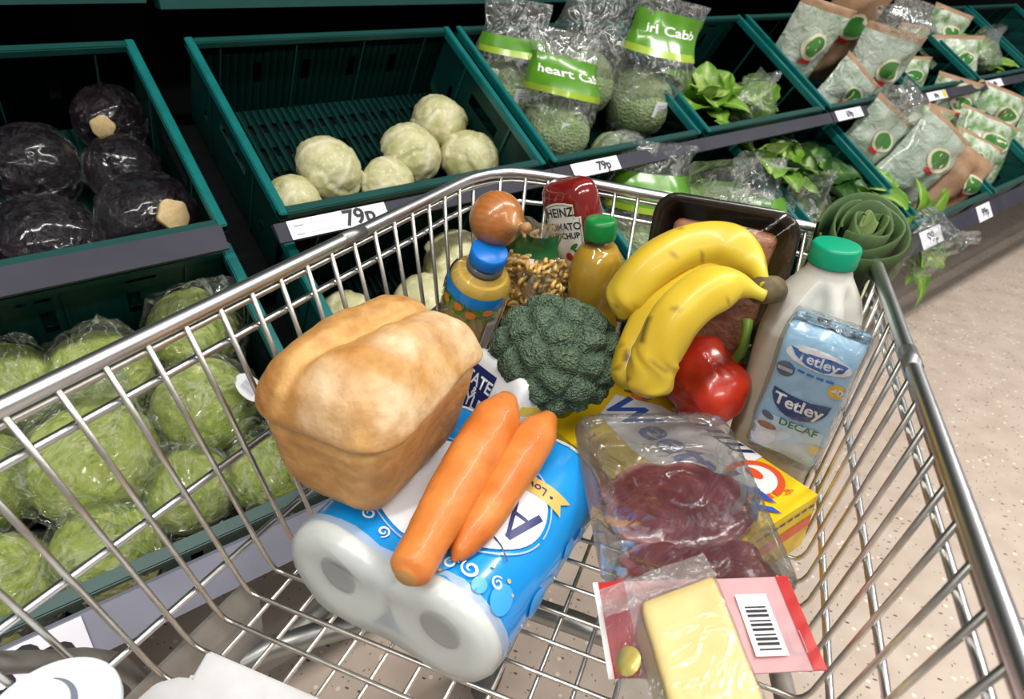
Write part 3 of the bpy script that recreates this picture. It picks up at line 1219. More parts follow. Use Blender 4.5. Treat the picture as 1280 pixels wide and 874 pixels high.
bagged_cabbage(TL, 1.12, 0.24, -0.165, 0.213, 0.281, 3, 'bagged cabbage with green printed top right behind the ketchup', -0.30, 0.45, band=(11, 17))
bagged_cabbage(TL, 1.30, 0.09, -0.165, 0.213, 0.259, 6, 'plain clear bag of cabbage behind the trolley front, left of the meat tray', -0.30, 0.5, band=None, sticker=False)
bagged_cabbage(TL, 1.44, 0.14, -0.165, 0.190, 0.270, 9, 'bagged cabbage with a lime top, behind the meat tray near the crate divider', -0.20, 0.5, band=(12, 15))

# pillow packs of salad: clear front showing leaves, brown paper ends, green oval badge
packmat = mat('salad_pack_front', (0.62, 0.70, 0.58), 0.25, var=((0.16, 0.30, 0.10), 26, 0.12), bump=(30, 0.8, 0.012, 'crinkle'), coat=0.6)
kraft = mat('brown_paper_end', (0.42, 0.26, 0.15), 0.5, var=((0.28, 0.17, 0.10), 30), bump=(40, 0.4, 0.006))
palemat = mat('milky_bag', (0.50, 0.56, 0.50), 0.25, var=((0.26, 0.36, 0.26), 14, 0.2), bump=(24, 0.9, 0.012, 'crinkle'), coat=0.7)
badge = mat('green_badge', (0.05, 0.22, 0.04), 0.3, coat=0.4)
cream = mat('cream_print', (0.70, 0.66, 0.48), 0.4)


def salad_pack(T, s_, t_, h_, w, hgt, seed, label, spin=0, tx=0.6, ty=0, body=None, neck=False, dep=0.07, ends=(True, True)):
    t = thing('salad_pack', label, 'salad pack', on_tier(T, s_, t_, h_, spin, -(tx - 0.1), ty), 'packed salads')
    nx, ny = 14, 18

    def P(u, v, side):
        e = (1 - abs(2 * u - 1) ** 3) * (1 - abs(2 * v - 1) ** 3)
        x = (u - 0.5) * w * (1 - 0.12 * sin(pi * v))
        f = 1 + 0.5 * nz((u * 3, v * 4, side), 1.5, seed)
        y = side * dep / 2 * e ** 0.6 * f + 0.006 * nz((u * 4, v * 5, 2), 1.5, seed)
        return Vector((x, y, v * hgt))

    def part(name, v0, v1, m, off=0):
        V, F = [], []
        for side in (-1, 1):
            k0 = len(V)
            for j in range(ny + 1):
                for i in range(nx + 1):
                    p = P(i / nx, lerp(v0, v1, j / ny), side)
                    p.y += side * off
                    V.append(p)
            for j in range(ny):
                for i in range(nx):
                    k = k0 + j * (nx + 1) + i
                    f = [k, k + 1, k + nx + 2, k + nx + 1]
                    F.append(f if side < 0 else f[::-1])
        return mesh(name, V, F, m, t, True)
    part('pack_body', 0.10 if ends[0] else 0.0, 0.93 if ends[1] else 1.0, body or packmat)
    if ends[0]:
        part('paper_end', 0.0, 0.10, kraft)
    if ends[1]:
        part('paper_end', 0.93, 1.0, kraft)

    def mp(a, b):
        p = P(0.5 + a / w, b / hgt, -1)
        p.y -= 0.003
        return p
    o = decal('badge_border', poly_geo(ell(w * 0.05, hgt * 0.62, w * 0.24, hgt * 0.13)), mp, cream, t, 0.02)
    mp2 = lambda a, b: mp(a, b) + Vector((0, -0.0015, 0))
    decal('badge', poly_geo(ell(w * 0.05, hgt * 0.63, w * 0.19, hgt * 0.095)), mp2, badge, t, 0.02)
    decal('flag_patch', poly_geo(rect(-w * 0.10, hgt * 0.45, w * 0.14, hgt * 0.49)), mp2, M['red_print'], t, 0.02)
    if neck:
        tube_bag(t, w * 0.9, dep * 1.2, hgt * 0.42, seed, M['film_bag'], 0.6, 0.9, z0=hgt * 0.88, name='film_top')
    return t


salad_pack(TU, 2.245, 0.23, -0.16, 0.232, 0.329, 1, 'tall salad bag with a green oval badge, back left of the upper crate', -0.40, 0.25, body=palemat)
salad_pack(TU, 2.345, 0.07, -0.165, 0.220, 0.233, 2, 'shorter salad bag in front with a brown bottom, leaning left', -0.45, 0.45, 0.35, body=palemat)
salad_pack(TU, 2.58, 0.09, -0.165, 0.305, 0.318, 3, 'widest pale salad bag with a tall film top, right half of its upper crate', -0.35, 0.35, body=palemat, neck=True, dep=0.11)
salad_pack(TU, 2.55, 0.29, -0.16, 0.244, 0.360, 4, 'brown topped bag standing in the shade behind the widest salad bag', -0.40, 0.2, body=kraft)
salad_pack(TU, 2.895, 0.19, -0.16, 0.244, 0.212, 5, 'green salad pack at the back left of the small pack crate', -0.55, 0.6)
salad_pack(TU, 2.985, 0.06, -0.165, 0.244, 0.201, 6, 'green salad pack with brown paper top beside the yellow sticker', -0.47, 0.8, -0.2)
salad_pack(TU, 3.15, 0.25, -0.15, 0.220, 0.191, 7, 'green salad pack standing behind the front packs near the crate divider', -0.20, 0.4)
salad_pack(TU, 3.42, 0.06, -0.16, 0.268, 0.254, 8, 'large dark green salad pack with brown ends at the upper right', -0.60, 0.75, -0.3, dep=0.10)
salad_pack(TU, 3.50, 0.26, -0.15, 0.244, 0.233, 9, 'salad pack with a brown corner behind the large dark green one', -0.45, 0.5)
salad_pack(TL, 2.07, 0.30, -0.13, 0.207, 0.233, 10, 'brown topped clear salad bag with knotted film, left in the lower right crate', -0.45, 0.4, 0.3, body=palemat, neck=True)
salad_pack(TL, 2.20, 0.17, -0.13, 0.244, 0.265, 11, 'milky clear salad bag with brown paper top, middle of the lower right crate', -0.50, 0.5, 0.3, body=palemat, dep=0.10)
salad_pack(TL, 2.36, 0.06, -0.15, 0.183, 0.233, 12, 'crumpled brown paper topped bag beside the lower rail', -0.45, 0.5, 0.2, body=kraft, dep=0.09)
salad_pack(TL, 2.43, 0.25, -0.13, 0.244, 0.212, 13, 'green and white salad pack with a bright oval, behind the crumpled brown bag', -0.50, 0.7)
salad_pack(TL, 2.58, 0.08, -0.15, 0.195, 0.233, 14, 'green salad pack lying over the crate divider near the lower rail', -0.80, 0.9)
salad_pack(TL, 2.74, 0.13, -0.14, 0.268, 0.233, 15, 'dark green salad pack with brown ends, nearest the right photo edge on the lower tier', -0.65, 0.8, dep=0.10)
salad_pack(TL, 2.98, 0.22, -0.13, 0.268, 0.233, 16, 'dark salad pack with brown top behind the bright teal divider', -0.55, 0.7, dep=0.10)
salad_pack(TL, 3.20, 0.08, -0.14, 0.268, 0.254, 17, 'salad pack with brown top, farthest right on the lower tier', -0.55, 0.7, dep=0.10)
salad_pack(TL, 2.76, 0.32, -0.12, 0.244, 0.212, 18, 'green salad pack at the back of its crate under the upper price rail', -0.40, 0.6)
# ------------------------------------------------------------------ the trolley
TP0 = Vector((-0.13, 0.40, -Z0))
trolley = thing('shopping_trolley', 'shallow wire shopping trolley with a shiny zinc rim, loaded with groceries', 'trolley',
                Matrix.Translation((TP0.x, TP0.y, 0)))


def C(p):
    return Vector(p) - TP0


def lrim(Y):
    return Vector((-0.4022 + 0.1143 * Y, Y, -0.2294 + 0.0141 * Y))


def rrim(Y):
    return Vector((0.1586 - 0.0563 * Y, Y, -0.2585 + 0.0066 * Y))


def lbase(Y):
    return Vector((-0.3638 + 0.09 * (Y - 0.28), Y, -0.5))


def rbase(Y):
    return Vector((0.119 - 0.0205 * Y, Y, -0.5))


def wire(name, pts, r, m=None, n=8, label=None, closed=False):
    return G().tube([C(p) for p in pts], r, n, closed).make(name, m or M['chrome'], trolley, True, label)


REAR = -0.06
front_pts = [Vector((-0.314, 0.712, -0.2195)), Vector((-0.302, 0.737, -0.221)), Vector((-0.280, 0.752, -0.2215)), Vector((-0.213, 0.764, -0.226)),
             Vector((-0.135, 0.770, -0.232)), Vector((-0.04, 0.778, -0.240)), Vector((0.055, 0.785, -0.250)), Vector((0.090, 0.778, -0.253)),
             Vector((0.112, 0.755, -0.254)), Vector((0.1175, 0.728, -0.254))]
rim = [lrim(REAR)] + [lrim(0.1 * k) for k in range(0, 7)] + [lrim(0.68)] + front_pts + [rrim(0.70)] + [rrim(0.1 * k) for k in range(6, -1, -1)] + [rrim(REAR)]
rim = ccurve(rim, 3)
wire('rim_tube', rim, 0.0062, M['chrome_rim'], 12)
wire('rim_rod', [p + Vector((0, 0, -0.0105)) for p in rim], 0.0028, M['chrome'])
for Y, f in ((0.475, lrim), (0.50, rrim)):
    a = f(Y)
    b = f(Y + 0.028)
    wire('rim_joint', [a, b], 0.0068, M['dark_steel'], 12)

PITCH = 0.0305
for i in range(-6, 18):
    Yr = 0.1812 + PITCH * i
    fade = max(0.0, min(1.0, (18.5 - i) / 8))
    yl = Yr + 0.0524 * fade
    yr = Yr + 0.0443 * fade
    A, B, Cc, D = lrim(Yr), lbase(yl), rbase(yr), rrim(Yr + 0.008)
    A = A + Vector((0.002, 0, -0.004))
    D = D + Vector((-0.002, 0, -0.004))
    e = (Cc - B).normalized()
    pts = [A, A.lerp(B, 0.5), A.lerp(B, 0.93), A.lerp(B, 0.975) + e * 0.002, B + e * 0.006, B + e * 0.016, B.lerp(Cc, 0.5), Cc - e * 0.016, Cc - e * 0.006,
           D.lerp(Cc, 0.975) - e * 0.002, D.lerp(Cc, 0.93), D.lerp(Cc, 0.5), D]
    wire('wire', pts, 0.0023)


def front_at(x):
    P = front_pts
    for a, b in zip(P, P[1:]):
        if a.x <= x <= b.x:
            return a.lerp(b, (x - a.x) / (b.x - a.x))
    return P[0] if x < P[0].x else P[-1]


for k in range(14):
    x = -0.344 + 0.0315 * k
    xf = x * 0.86 - 0.004
    top = front_at(xf)
    wire('wire', [Vector((x, 0.10, -0.505)), Vector((x * 0.98, 0.5, -0.505)), Vector((x * 0.95, 0.715, -0.505)), Vector((x * 0.93, 0.732, -0.498)),
                  Vector((x * 0.92, 0.738, -0.485)), top + Vector((0, -0.002, -0.004))], 0.0022)
for t in (0.135, 0.505, 0.84):
    pts = []
    for k in range(8):
        Y = REAR + 0.03 + (0.70 - REAR - 0.03) * k / 7
        pts.append(lrim(Y).lerp(lbase(Y), t) + Vector((-0.0045, 0, 0)))
    for x in (-0.28, -0.2, -0.1, 0.0, 0.06, 0.10):
        f = front_at(x)
        b = Vector((x, 0.742, -0.49))
        pts.append(f.lerp(b, t) + Vector((0, 0.0045, 0)))
    for k in range(8):
        Y = 0.70 - (0.70 - REAR - 0.03) * k / 7
        pts.append(rrim(Y).lerp(rbase(Y), t) + Vector((0.0045, 0, 0)))
    wire('side_wire', ccurve(pts, 2), 0.0033, M['chrome_rim'])
# rear gate, child seat flap, handle
for k in range(12):
    x = -0.38 + 0.045 * k
    wire('gate_wire', [Vector((x, REAR, -0.24)), Vector((x * 0.96, 0.04, -0.49))], 0.0022)
wire('gate_bar', [lrim(REAR), rrim(REAR)], 0.005, M['chrome_rim'])
wire('handle', [Vector((-0.42, -0.17, -0.14)), Vector((0.18, -0.17, -0.14))], 0.016, M['dark_steel'], 14, 'dull grey push handle')
for f, sx in ((lrim, -1), (rrim, 1)):
    wire('handle_bracket', [f(0.0) + Vector((0.004 * sx, 0, 0)), f(-0.06) + Vector((0.01 * sx, 0, 0.02)), Vector((-0.42 if sx < 0 else 0.18, -0.17, -0.14))], 0.009, M['dark_steel'], 10)
q = G()
pl = [(-0.333, 0.222), (0.095, 0.222), (0.10, 0.05), (-0.372, 0.05), (-0.349, 0.186), (-0.337, 0.196), (-0.327, 0.199)]
V = [C((x, y, -0.482)) for x, y in pl] + [C((x, y, -0.470)) for x, y in pl]
nn = len(pl)
q.add(V, [list(range(nn))[::-1], list(range(nn, 2 * nn))] + [[i, (i + 1) % nn, nn + (i + 1) % nn, nn + i] for i in range(nn)])
q.make('child_seat_flap', M['flap'], trolley, False, 'light grey plastic child seat flap', 0.0025)
q = G()
q.box(tuple(C((-0.30, 0.06, -0.470))), tuple(C((0.06, 0.17, -0.464))))
q.make('flap_panel', M['flap'], trolley, False, None, 0.002)
# chassis
V = [C(p) for p in ((-0.383, 0.13, -0.498), (-0.373, 0.30, -0.498), (-0.366, 0.305, -0.515), (-0.350, 0.285, -0.548), (-0.362, 0.13, -0.562))]
V += [v + Vector((0.004, 0, 0)) for v in V]
G().add(V, [[4, 3, 2, 1, 0], [5, 6, 7, 8, 9], [0, 1, 6, 5], [1, 2, 7, 6], [2, 3, 8, 7], [3, 4, 9, 8], [4, 0, 5, 9]]).make('side_plate', M['plate'], trolley, False)
wire('base_tube', ccurve([(-0.365, 0.10, -0.555), (-0.362, 0.25, -0.556), (-0.285, 0.335, -0.556), (-0.20, 0.408, -0.556), (-0.16, 0.418, -0.556),
                          (-0.05, 0.418, -0.556), (0.0, 0.40, -0.556), (0.118, 0.24, -0.556), (0.122, 0.10, -0.556)], 3), 0.0115, M['dark_steel'], 12)
for sx in (-1, 1):
    x = -0.395 if sx < 0 else 0.15
    wire('rear_leg', ccurve([(x, 0.06, -0.30), (x + 0.004 * sx, 0.13, -0.40), (x + 0.012 * sx, 0.205, -0.53), (x, 0.16, -0.75), (x - 0.005 * sx, 0.02, -0.98)], 4), 0.0075, M['plate'], 12)
    xf = -0.27 if sx < 0 else 0.075
    wire('front_leg', ccurve([(xf + 0.06 * sx, 0.30, -0.556), (xf + 0.02 * sx, 0.55, -0.62), (xf, 0.66, -0.80), (xf, 0.67, -0.98)], 4), 0.0105, M['plate'], 12)
    for X, Y in ((x - 0.005 * sx, 0.02), (xf, 0.67)):
        V, F = lathe([(0.0001, -0.014), (0.052, -0.014), (0.058, -0.006), (0.058, 0.006), (0.052, 0.014), (0.0001, 0.014)], 24)
        q = Matrix.Translation(C((X, Y - 0.02, -1.042))) @ Matrix.Rotation(pi / 2, 4, 'Y')
        w_ = mesh('castor_wheel', [q @ v for v in V], F, M['rubber'], trolley, True)
        G().box(tuple(C((X - 0.022, Y - 0.03, -1.04))), tuple(C((X - 0.017, Y + 0.012, -0.97)))).box(tuple(C((X + 0.017, Y - 0.03, -1.04))), tuple(C((X + 0.022, Y + 0.012, -0.97)))).box(
            tuple(C((X - 0.022, Y - 0.03, -0.975))), tuple(C((X + 0.022, Y + 0.012, -0.965)))).make('castor_fork', M['plate'], trolley, False)


# ------------------------------------------------------------------ groceries
def at(px, py, z):
    """the world point (z relative to the camera) that the photograph shows at px, py when it lies at height z"""
    d = _fw * 827.18 + _rt2 * (px - 640) - _up2 * (py - 437)
    return d * (z / d.z)


# white round tub in the near left corner
t = thing('white_tub', 'round white lidded tub cut off by the lower left corner of the photo', 'tub', yaw((-0.340, 0.118, -0.463), 20))
V, F = lathe([(0.0001, 0), (0.030, 0), (0.032, 0.003), (0.035, 0.055), (0.0001, 0.055)], 40)
mesh('tub_body', V, F, mat('white_tub_plastic', (0.75, 0.78, 0.82), 0.35), t)
V, F = lathe([(0.0001, 0.0545), (0.0385, 0.0545), (0.0392, 0.056), (0.0392, 0.061), (0.0375, 0.063), (0.0350, 0.0615), (0.0335, 0.0600), (0.0001, 0.0600)], 48)
lid = mesh('tub_lid', V, F, mat('pale_blue_lid', (0.70, 0.76, 0.82), 0.3), t)
decal('lid_mark', stroke(ell(-0.012, -0.002, 0.024, 0.026, 20, -1.2, 1.6), lambda u: 0.0035 * sin(pi * u) + 0.0006), lambda a, b: Vector((a, b, 0.0606)), mat('slate_print', (0.16, 0.19, 0.24), 0.4), lid)

# toilet rolls
PW, PD, PL = 0.207, 0.104, 0.212
t = thing('toilet_roll_pack', 'blue film pack of white toilet rolls lying under the carrots and loaf', 'toilet rolls', yaw((-0.318, 0.306, -0.4975), -8))
R = PD / 2


def pack_profile(inset=0.0, y=0.0, bulge=0.0):
    r = R - inset
    c0, c1 = R, PW - R
    q = []
    for k in range(13):
        a = -pi / 2 - pi * k / 12
        q.append((c0 + r * cos(a), R + r * sin(a)))
    for k in range(1, 8):
        u = k / 8
        q.append((lerp(c0, c1, u), R + r - 0.010 * sin(pi * u) ** 2))
    for k in range(13):
        a = pi / 2 - pi * k / 12
        q.append((c1 + r * cos(a), R + r * sin(a)))
    for k in range(1, 8):
        u = k / 8
        q.append((lerp(c1, c0, u), R - r + 0.006 * sin(pi * u) ** 2))
    return [Vector((x, y, z)) for x, z in q]


secs = []
for j in range(15):
    y = lerp(0.013, PL - 0.012, j / 14)
    secs.append([p + Vector((0.0016 * nz(p * 20 + Vector((0, y * 30, 0)), 1.0, 3), 0, 0.0016 * nz(p * 25, 1.0, y * 40))) for p in pack_profile(0.0, y)])
V, F = loft(secs, False)
bluewrap = mat('blue_printed_film', (0.0, 0.235, 0.66), 0.22, var=((0.012, 0.30, 0.74), 9), bump=(14, 0.15, 0.006), coat=0.6)
wrapper = mesh('wrapper', V, F, bluewrap, t)
rollmat = mat('white_tissue', (0.86, 0.85, 0.84), 0.85, bump=(80, 0.2, 0.001))
coremat = mat('grey_core_card', (0.22, 0.20, 0.19), 0.9)  # dark grey card for the roll cores
for cx in (R, PW - R):
    for j in range(2):
        y0 = 0.004 + 0.102 * j
        prof = [(0.019, y0 + 0.002), (0.030, y0 + 0.001), (0.046, y0), (0.0495, y0 + 0.003), (0.0505, y0 + 0.010), (0.0505, y0 + 0.100), (0.019, y0 + 0.100), (0.019, y0 + 0.05)]
        V, F = lathe(prof, 40, None, False)
        Rm = Matrix.Translation((cx, 0, R)) @ Matrix.Rotation(-pi / 2, 4, 'X')
        ro = mesh('toilet_roll', [Rm @ v for v in V], F, rollmat, t)
        V, F = lathe([(0.0188, y0 + 0.004), (0.0175, y0 + 0.004), (0.0175, y0 + 0.098), (0.0188, y0 + 0.098)], 24, None, False)
        mesh('card_core', [Rm @ v for v in V], F, coremat, ro)
secs = []
for j, (ins, y) in enumerate(((-0.0006, 0.020), (0.0, 0.010), (0.003, 0.002), (0.010, -0.002), (0.022, -0.001), (0.034, 0.003))):
    secs.append([p + Vector((0, 0.003 * nz(p * 40, 1.0, j), 0)) for p in pack_profile(ins, y)])
V, F = loft(secs, False)
F.append([(len(secs) - 1) * len(secs[0]) + k for k in range(len(secs[0]))])
mesh('end_film', V, F, film('milky_end_film', 0.62, 16, 0.8, 0.3, gloss=0.04, dist=0.01), t)
secs = [[p for p in pack_profile(i_, y_)] for i_, y_ in ((0.0, PL - 0.012), (0.004, PL - 0.003), (0.015, PL), (0.03, PL - 0.003))]
V, F = loft(secs, False)
F.append([3 * len(secs[0]) + k for k in range(len(secs[0]))])
mesh('far_end', V, F, bluewrap, t)


def pmap(a, b):
    c1 = PW - R
    if a > c1:
        th = (a - c1) / R
        return Vector((c1 + (R + 0.0016) * sin(th), b, R + (R + 0.0016) * cos(th)))
    if a < R:
        th = (a - R) / R
        return Vector((R + (R + 0.0016) * sin(th), b, R + (R + 0.0016) * cos(th)))
    return Vector((a, b, PD + 0.0017 - 0.010 * sin(pi * (a - R) / (PW - 2 * R)) ** 2))


def pmap2(a, b):
    p = pmap(a, b)
    c = Vector((max(R, min(PW - R, a)), b, R))
    return p + (p - c).normalized() * 0.0005


navy = mat('navy_print', (0.012, 0.020, 0.12), 0.35)
sky = mat('pale_blue_print', (0.05, 0.35, 0.80), 0.3)
ivory = mat('white_film_print', (0.80, 0.83, 0.88), 0.3)
gold = mat('gold_print', (0.70, 0.46, 0.13), 0.35, var=((0.60, 0.38, 0.09), 60))
OVX, OVY, ORX, ORY = 0.112, 0.098, 0.083, 0.060
ov = decal('oval_print', poly_geo(ell(OVX, OVY, ORX, ORY, 60)), pmap, ivory, wrapper, 0.008)
decal('oval_line', stroke(ell(OVX, OVY, ORX + 0.004, ORY + 0.004, 70), 0.0014), pmap, mat('lilac_print', (0.38, 0.50, 0.82), 0.4), wrapper, 0.008)
Ag = join2(stroke([(-0.012, -0.019), (0.0, 0.019)], 0.0062), stroke([(0.0, 0.019), (0.012, -0.019)], 0.0034), stroke([(-0.008, -0.006), (0.008, -0.006)], 0.0036))
decal('letter_print', place2(Ag, 0.175, 0.092, pi, 1.0), pmap2, navy, ov, 0.008)
decal('letter_print', place2(stroke([(0.0, 0.0), (0.012, 0.004), (0.026, 0.013), (0.034, 0.024)], 0.0016), 0.186, 0.056, pi - 0.9, 1), pmap2, navy, ov, 0.008)
rb = [(0.138, 0.124), (0.200, 0.128), (0.194, 0.137), (0.201, 0.147), (0.140, 0.142)]
rbn = decal('ribbon_print', poly_geo(rb), pmap2, gold, ov, 0.008)
decal('ribbon_lettering', place2(text_geo('\u2022 Loved', 0.0085, 0.0001), 0.168, 0.1345, pi + 0.06), lambda a, b: pmap2(a, b) + Vector((0, 0, 0.0005)), navy, rbn, 0.008)
for a, b, r1, r2 in ((0.200, 0.030, 0.010, 0.013), (0.236, 0.065, 0.011, 0.014), (0.232, 0.125, 0.008, 0.010), (0.180, 0.024, 0.006, 0.007), (0.146, 0.026, 0.010, 0.011), (0.236, 0.150, 0.006, 0.008)):
    decal('bubble_print', poly_geo(ell(a, b, r1, r2, 24)), pmap, sky, wrapper, 0.006)


def swirl(cx, cy, s, rot, turns=1.35):
    pts = []
    for k in range(22):
        u = k / 21
        a = rot + turns * 2 * pi * u
        r = s * (1 - 0.75 * u)
        pts.append((cx + r * cos(a), cy + r * sin(a)))
    return stroke(pts, lambda u: s * 0.28 * sin(pi * (0.1 + 0.85 * u)) + 0.0003)


sw = join2(*[swirl(*a) for a in ((0.168, 0.030, 0.0075, 2.6), (0.153, 0.026, 0.006, 0.5), (0.190, 0.036, 0.0055, 1.5), (0.137, 0.030, 0.005, 3.6), (0.055, 0.048, 0.008, 4.0), (0.044, 0.058, 0.006, 1.0), (0.066, 0.036, 0.006, 2.0), (0.036, 0.070, 0.0055, 3.0), (0.085, 0.030, 0.0055, 5.0))])
decal('swirl_print', sw, pmap2, ivory, wrapper, 0.006)['kind'] = 'stuff'
decal('dot_print', poly_geo(*[ell(a, b, r, r, 10) for a, b, r in ((0.196, 0.045, 0.0018), (0.180, 0.044, 0.0016), (0.150, 0.016, 0.0015), (0.046, 0.040, 0.0018), (0.030, 0.060, 0.0018), (0.205, 0.040, 0.0013), (0.056, 0.064, 0.0022))]), pmap2, gold, wrapper, 0.006)
strip = decal('info_strip', poly_geo(rect(0.268, 0.020, 0.285, 0.115)), pmap, ivory, wrapper, 0.006)
decal('info_print', poly_geo(*[rect(0.271, 0.025 + 0.011 * k, 0.281, 0.031 + 0.011 * k) for k in range(8)]), pmap2, navy, strip, 0.006)

# loaf
LW, LL, LH = 0.120, 0.166, 0.120
t = thing('loaf', 'golden crusty tin loaf with a split floury top resting on the toilet rolls', 'bread', yaw((-0.2775, 0.394, -0.394), -5, 0, 4))


def loaf_fn(p):
    u = p.x / (LW / 2)
    v = p.y / (LL / 2)
    h = p.z / LH + 0.5
    tp = lerp(0.84, 1.0, min(1, h / 0.70))
    x, y, z = p.x * tp, p.y * lerp(0.86, 1.0, min(1, h / 0.70)), p.z + LH / 2
    seam = 0.70 + 0.04 * sin(3 * v + 0.6) + 0.03 * u
    gx = p.x + 0.012 - 0.016 * v + 0.005 * nz((v * 3, 0.3, 0.7), 1.6, 5)
    if h > seam:
        k = sm(seam, seam + 0.10, h)
        x *= 1 + 0.060 * k
        y *= 1 + 0.05 * k
        dome = (1 - 0.50 * u * u) * (1 - 0.40 * v * v)
        z = seam * LH + (z - seam * LH) * (0.55 + 1.05 * dome)
        top = sm(0.80, 0.97, h)
        ends = 1 - 0.75 * v * v
        # the split: a torn step down from the left lobe, rising smoothly into the right one
        z += top * ends * (0.0075 * sm(0.010, -0.004, gx) * sm(-0.050, -0.006, gx) - 0.0085 * exp(-((gx - 0.007) / 0.0065) ** 2) + 0.0065 * exp(-((gx - 0.034) / 0.017) ** 2))
        z += top * ends * 0.0022 * nz((p.x * 60, p.y * 22, 1), 1.0, 2) * exp(-((gx) / 0.014) ** 2)
        x += 0.008 * k * sm(0.2, 0.9, u) * (1 - 0.4 * v * v)
    crease = exp(-((h - seam) / 0.030) ** 2)
    f = 1 - 0.060 * crease * (0.55 + 0.45 * sm(-0.5, 0.6, u - v))
    x *= f
    y *= f
    q = Vector((x, y, z))
    d = 0.0026 * nz(q, 22, 1) + 0.0013 * nz(q, 70, 4) + 0.0040 * nz(q, 9, 8)
    n = Vector((u, v, 0.6 if h > 0.6 else 0)).normalized()
    return q + n * d


def loaf_col(p):
    h = p.z / LH
    v = p.y / (LL / 2)
    tan = (0.60, 0.35, 0.13)
    brown = (0.42, 0.19, 0.05)
    pale = (0.74, 0.56, 0.36)
    crumb = (0.66, 0.43, 0.19)
    n1 = nz(p, 14, 2)
    n2 = nz(p, 46, 9)
    c = mixc(tan, brown, 0.22 + 0.6 * n1 + 0.25 * n2)
    gx = p.x + 0.012 - 0.016 * v + 0.005 * nz((v * 3, 0.3, 0.7), 1.6, 5)
    if h > 0.72:
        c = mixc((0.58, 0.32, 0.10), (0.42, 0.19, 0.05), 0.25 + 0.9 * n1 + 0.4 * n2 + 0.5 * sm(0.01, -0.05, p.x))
        fl = sm(0.008, 0.030, gx + 0.008 * n1) * sm(0.66, 0.86, h) * (0.42 + 0.9 * nz(p, 30, 5) + 0.5 * n2)
        fl = max(fl, 0.9 * sm(0.020, 0.060, p.y + 0.02 * n1) * sm(0.0, 0.03, p.x))
        c = mixc(c, pale, max(0, fl) * 0.9)
        st = exp(-((gx - 0.002) / 0.008) ** 2) * sm(0.7, 0.9, h)
        c = mixc(c, (0.70, 0.42, 0.15), 0.75 * st)
        c = mixc(c, (0.26, 0.10, 0.02), 0.55 * exp(-((gx + 0.006) / 0.0035) ** 2) * sm(0.7, 0.9, h) * (0.6 + n2))
    c = mixc(c, crumb, 0.75 * exp(-((h - 0.70 - 0.03 * sin(3 * v)) / 0.045) ** 2) * (0.7 + 0.8 * n1))
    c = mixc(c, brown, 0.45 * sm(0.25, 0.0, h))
    return c


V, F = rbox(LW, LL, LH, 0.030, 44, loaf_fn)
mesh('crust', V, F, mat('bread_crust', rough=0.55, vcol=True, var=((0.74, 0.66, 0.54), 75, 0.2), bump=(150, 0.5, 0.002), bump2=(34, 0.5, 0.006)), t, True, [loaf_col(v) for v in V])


# carrots
def carrot(label, P, rad, seed):
    cs = ccurve(P, 10)
    n = len(cs)
    q = G()
    rs = []
    for i in range(n):
        u = i / (n - 1)
        k = u * (len(rad) - 1)
        a = int(min(k, len(rad) - 2))
        r = lerp(rad[a], rad[a + 1], k - a)
        rs.append(r * (1 + 0.03 * nz((u * 14, seed, 0), 1.0) + 0.02 * nz((u * 40, seed, 3), 1.0)))
    q.tube(cs, rs, 22)
    ctr = sum(cs, Vector()) / n
    o_ = cs[n // 2]
    t = thing('carrot', label, 'carrot', Matrix.Translation((o_.x, o_.y, o_.z + Z0)), 'carrots on the toilet roll pack')
    Vv, Cc = [], []
    for v in q.V:
        i = min(range(n), key=lambda j: (cs[j] - v).length)
        u = i / (n - 1)
        c = mixc((0.60, 0.165, 0.026), (0.72, 0.255, 0.06), 0.5 + 1.0 * nz(v, 40, seed))
        ring = sm(0.45, 0.6, nz((u * 30, v.x * 30, v.z * 30), 1.0, seed))
        c = mixc(c, (0.62, 0.20, 0.05), ring * 0.6)
        c = mixc(c, (0.45, 0.24, 0.06), max(0.9 * sm(0.965, 1.0, u), 0.75 * sm(0.03, 0.0, u)))
        d = (v - cs[i])
        f = 1 + 0.02 * nz(v, 60, seed)
        Vv.append(cs[i] + d * f - o_)
        Cc.append(c)
    mesh('root', Vv, q.F, mat('carrot_skin', rough=0.45, vcol=True, var=((0.86, 0.80, 0.72), 60), bump=(90, 0.5, 0.002), bump2=(30, 0.4, 0.003), coat=0.1), t, True, Cc)
    e = cs[0] - o_
    d = (cs[0] - cs[1]).normalized()
    G().tube([e - d * 0.002, e + d * 0.004], [rs[0] * 0.55, rs[0] * 0.35], 10).make('stalk_stub', mat('carrot_stub', (0.34, 0.24, 0.07), 0.7), t)
    return t


carrot('larger carrot, blunt tip nearest the viewer, lying along the blue pack beside the loaf',
       [at(634, 500, -0.352), at(618, 530, -0.354), at(583, 590, -0.362), at(545, 655, -0.370), at(516, 707, -0.3765), at(506, 724, -0.378)],
       [0.010, 0.0215, 0.0235, 0.021, 0.0175, 0.0165, 0.008], 1)
carrot('smaller carrot with a pointed tip, right of the larger one on the blue pack',
       [at(687, 522, -0.365), at(668, 548, -0.367), at(638, 592, -0.372), at(605, 645, -0.378), at(578, 685, -0.386), at(566, 702, -0.390)],
       [0.008, 0.0185, 0.0195, 0.0175, 0.0150, 0.0085, 0.0015], 2)

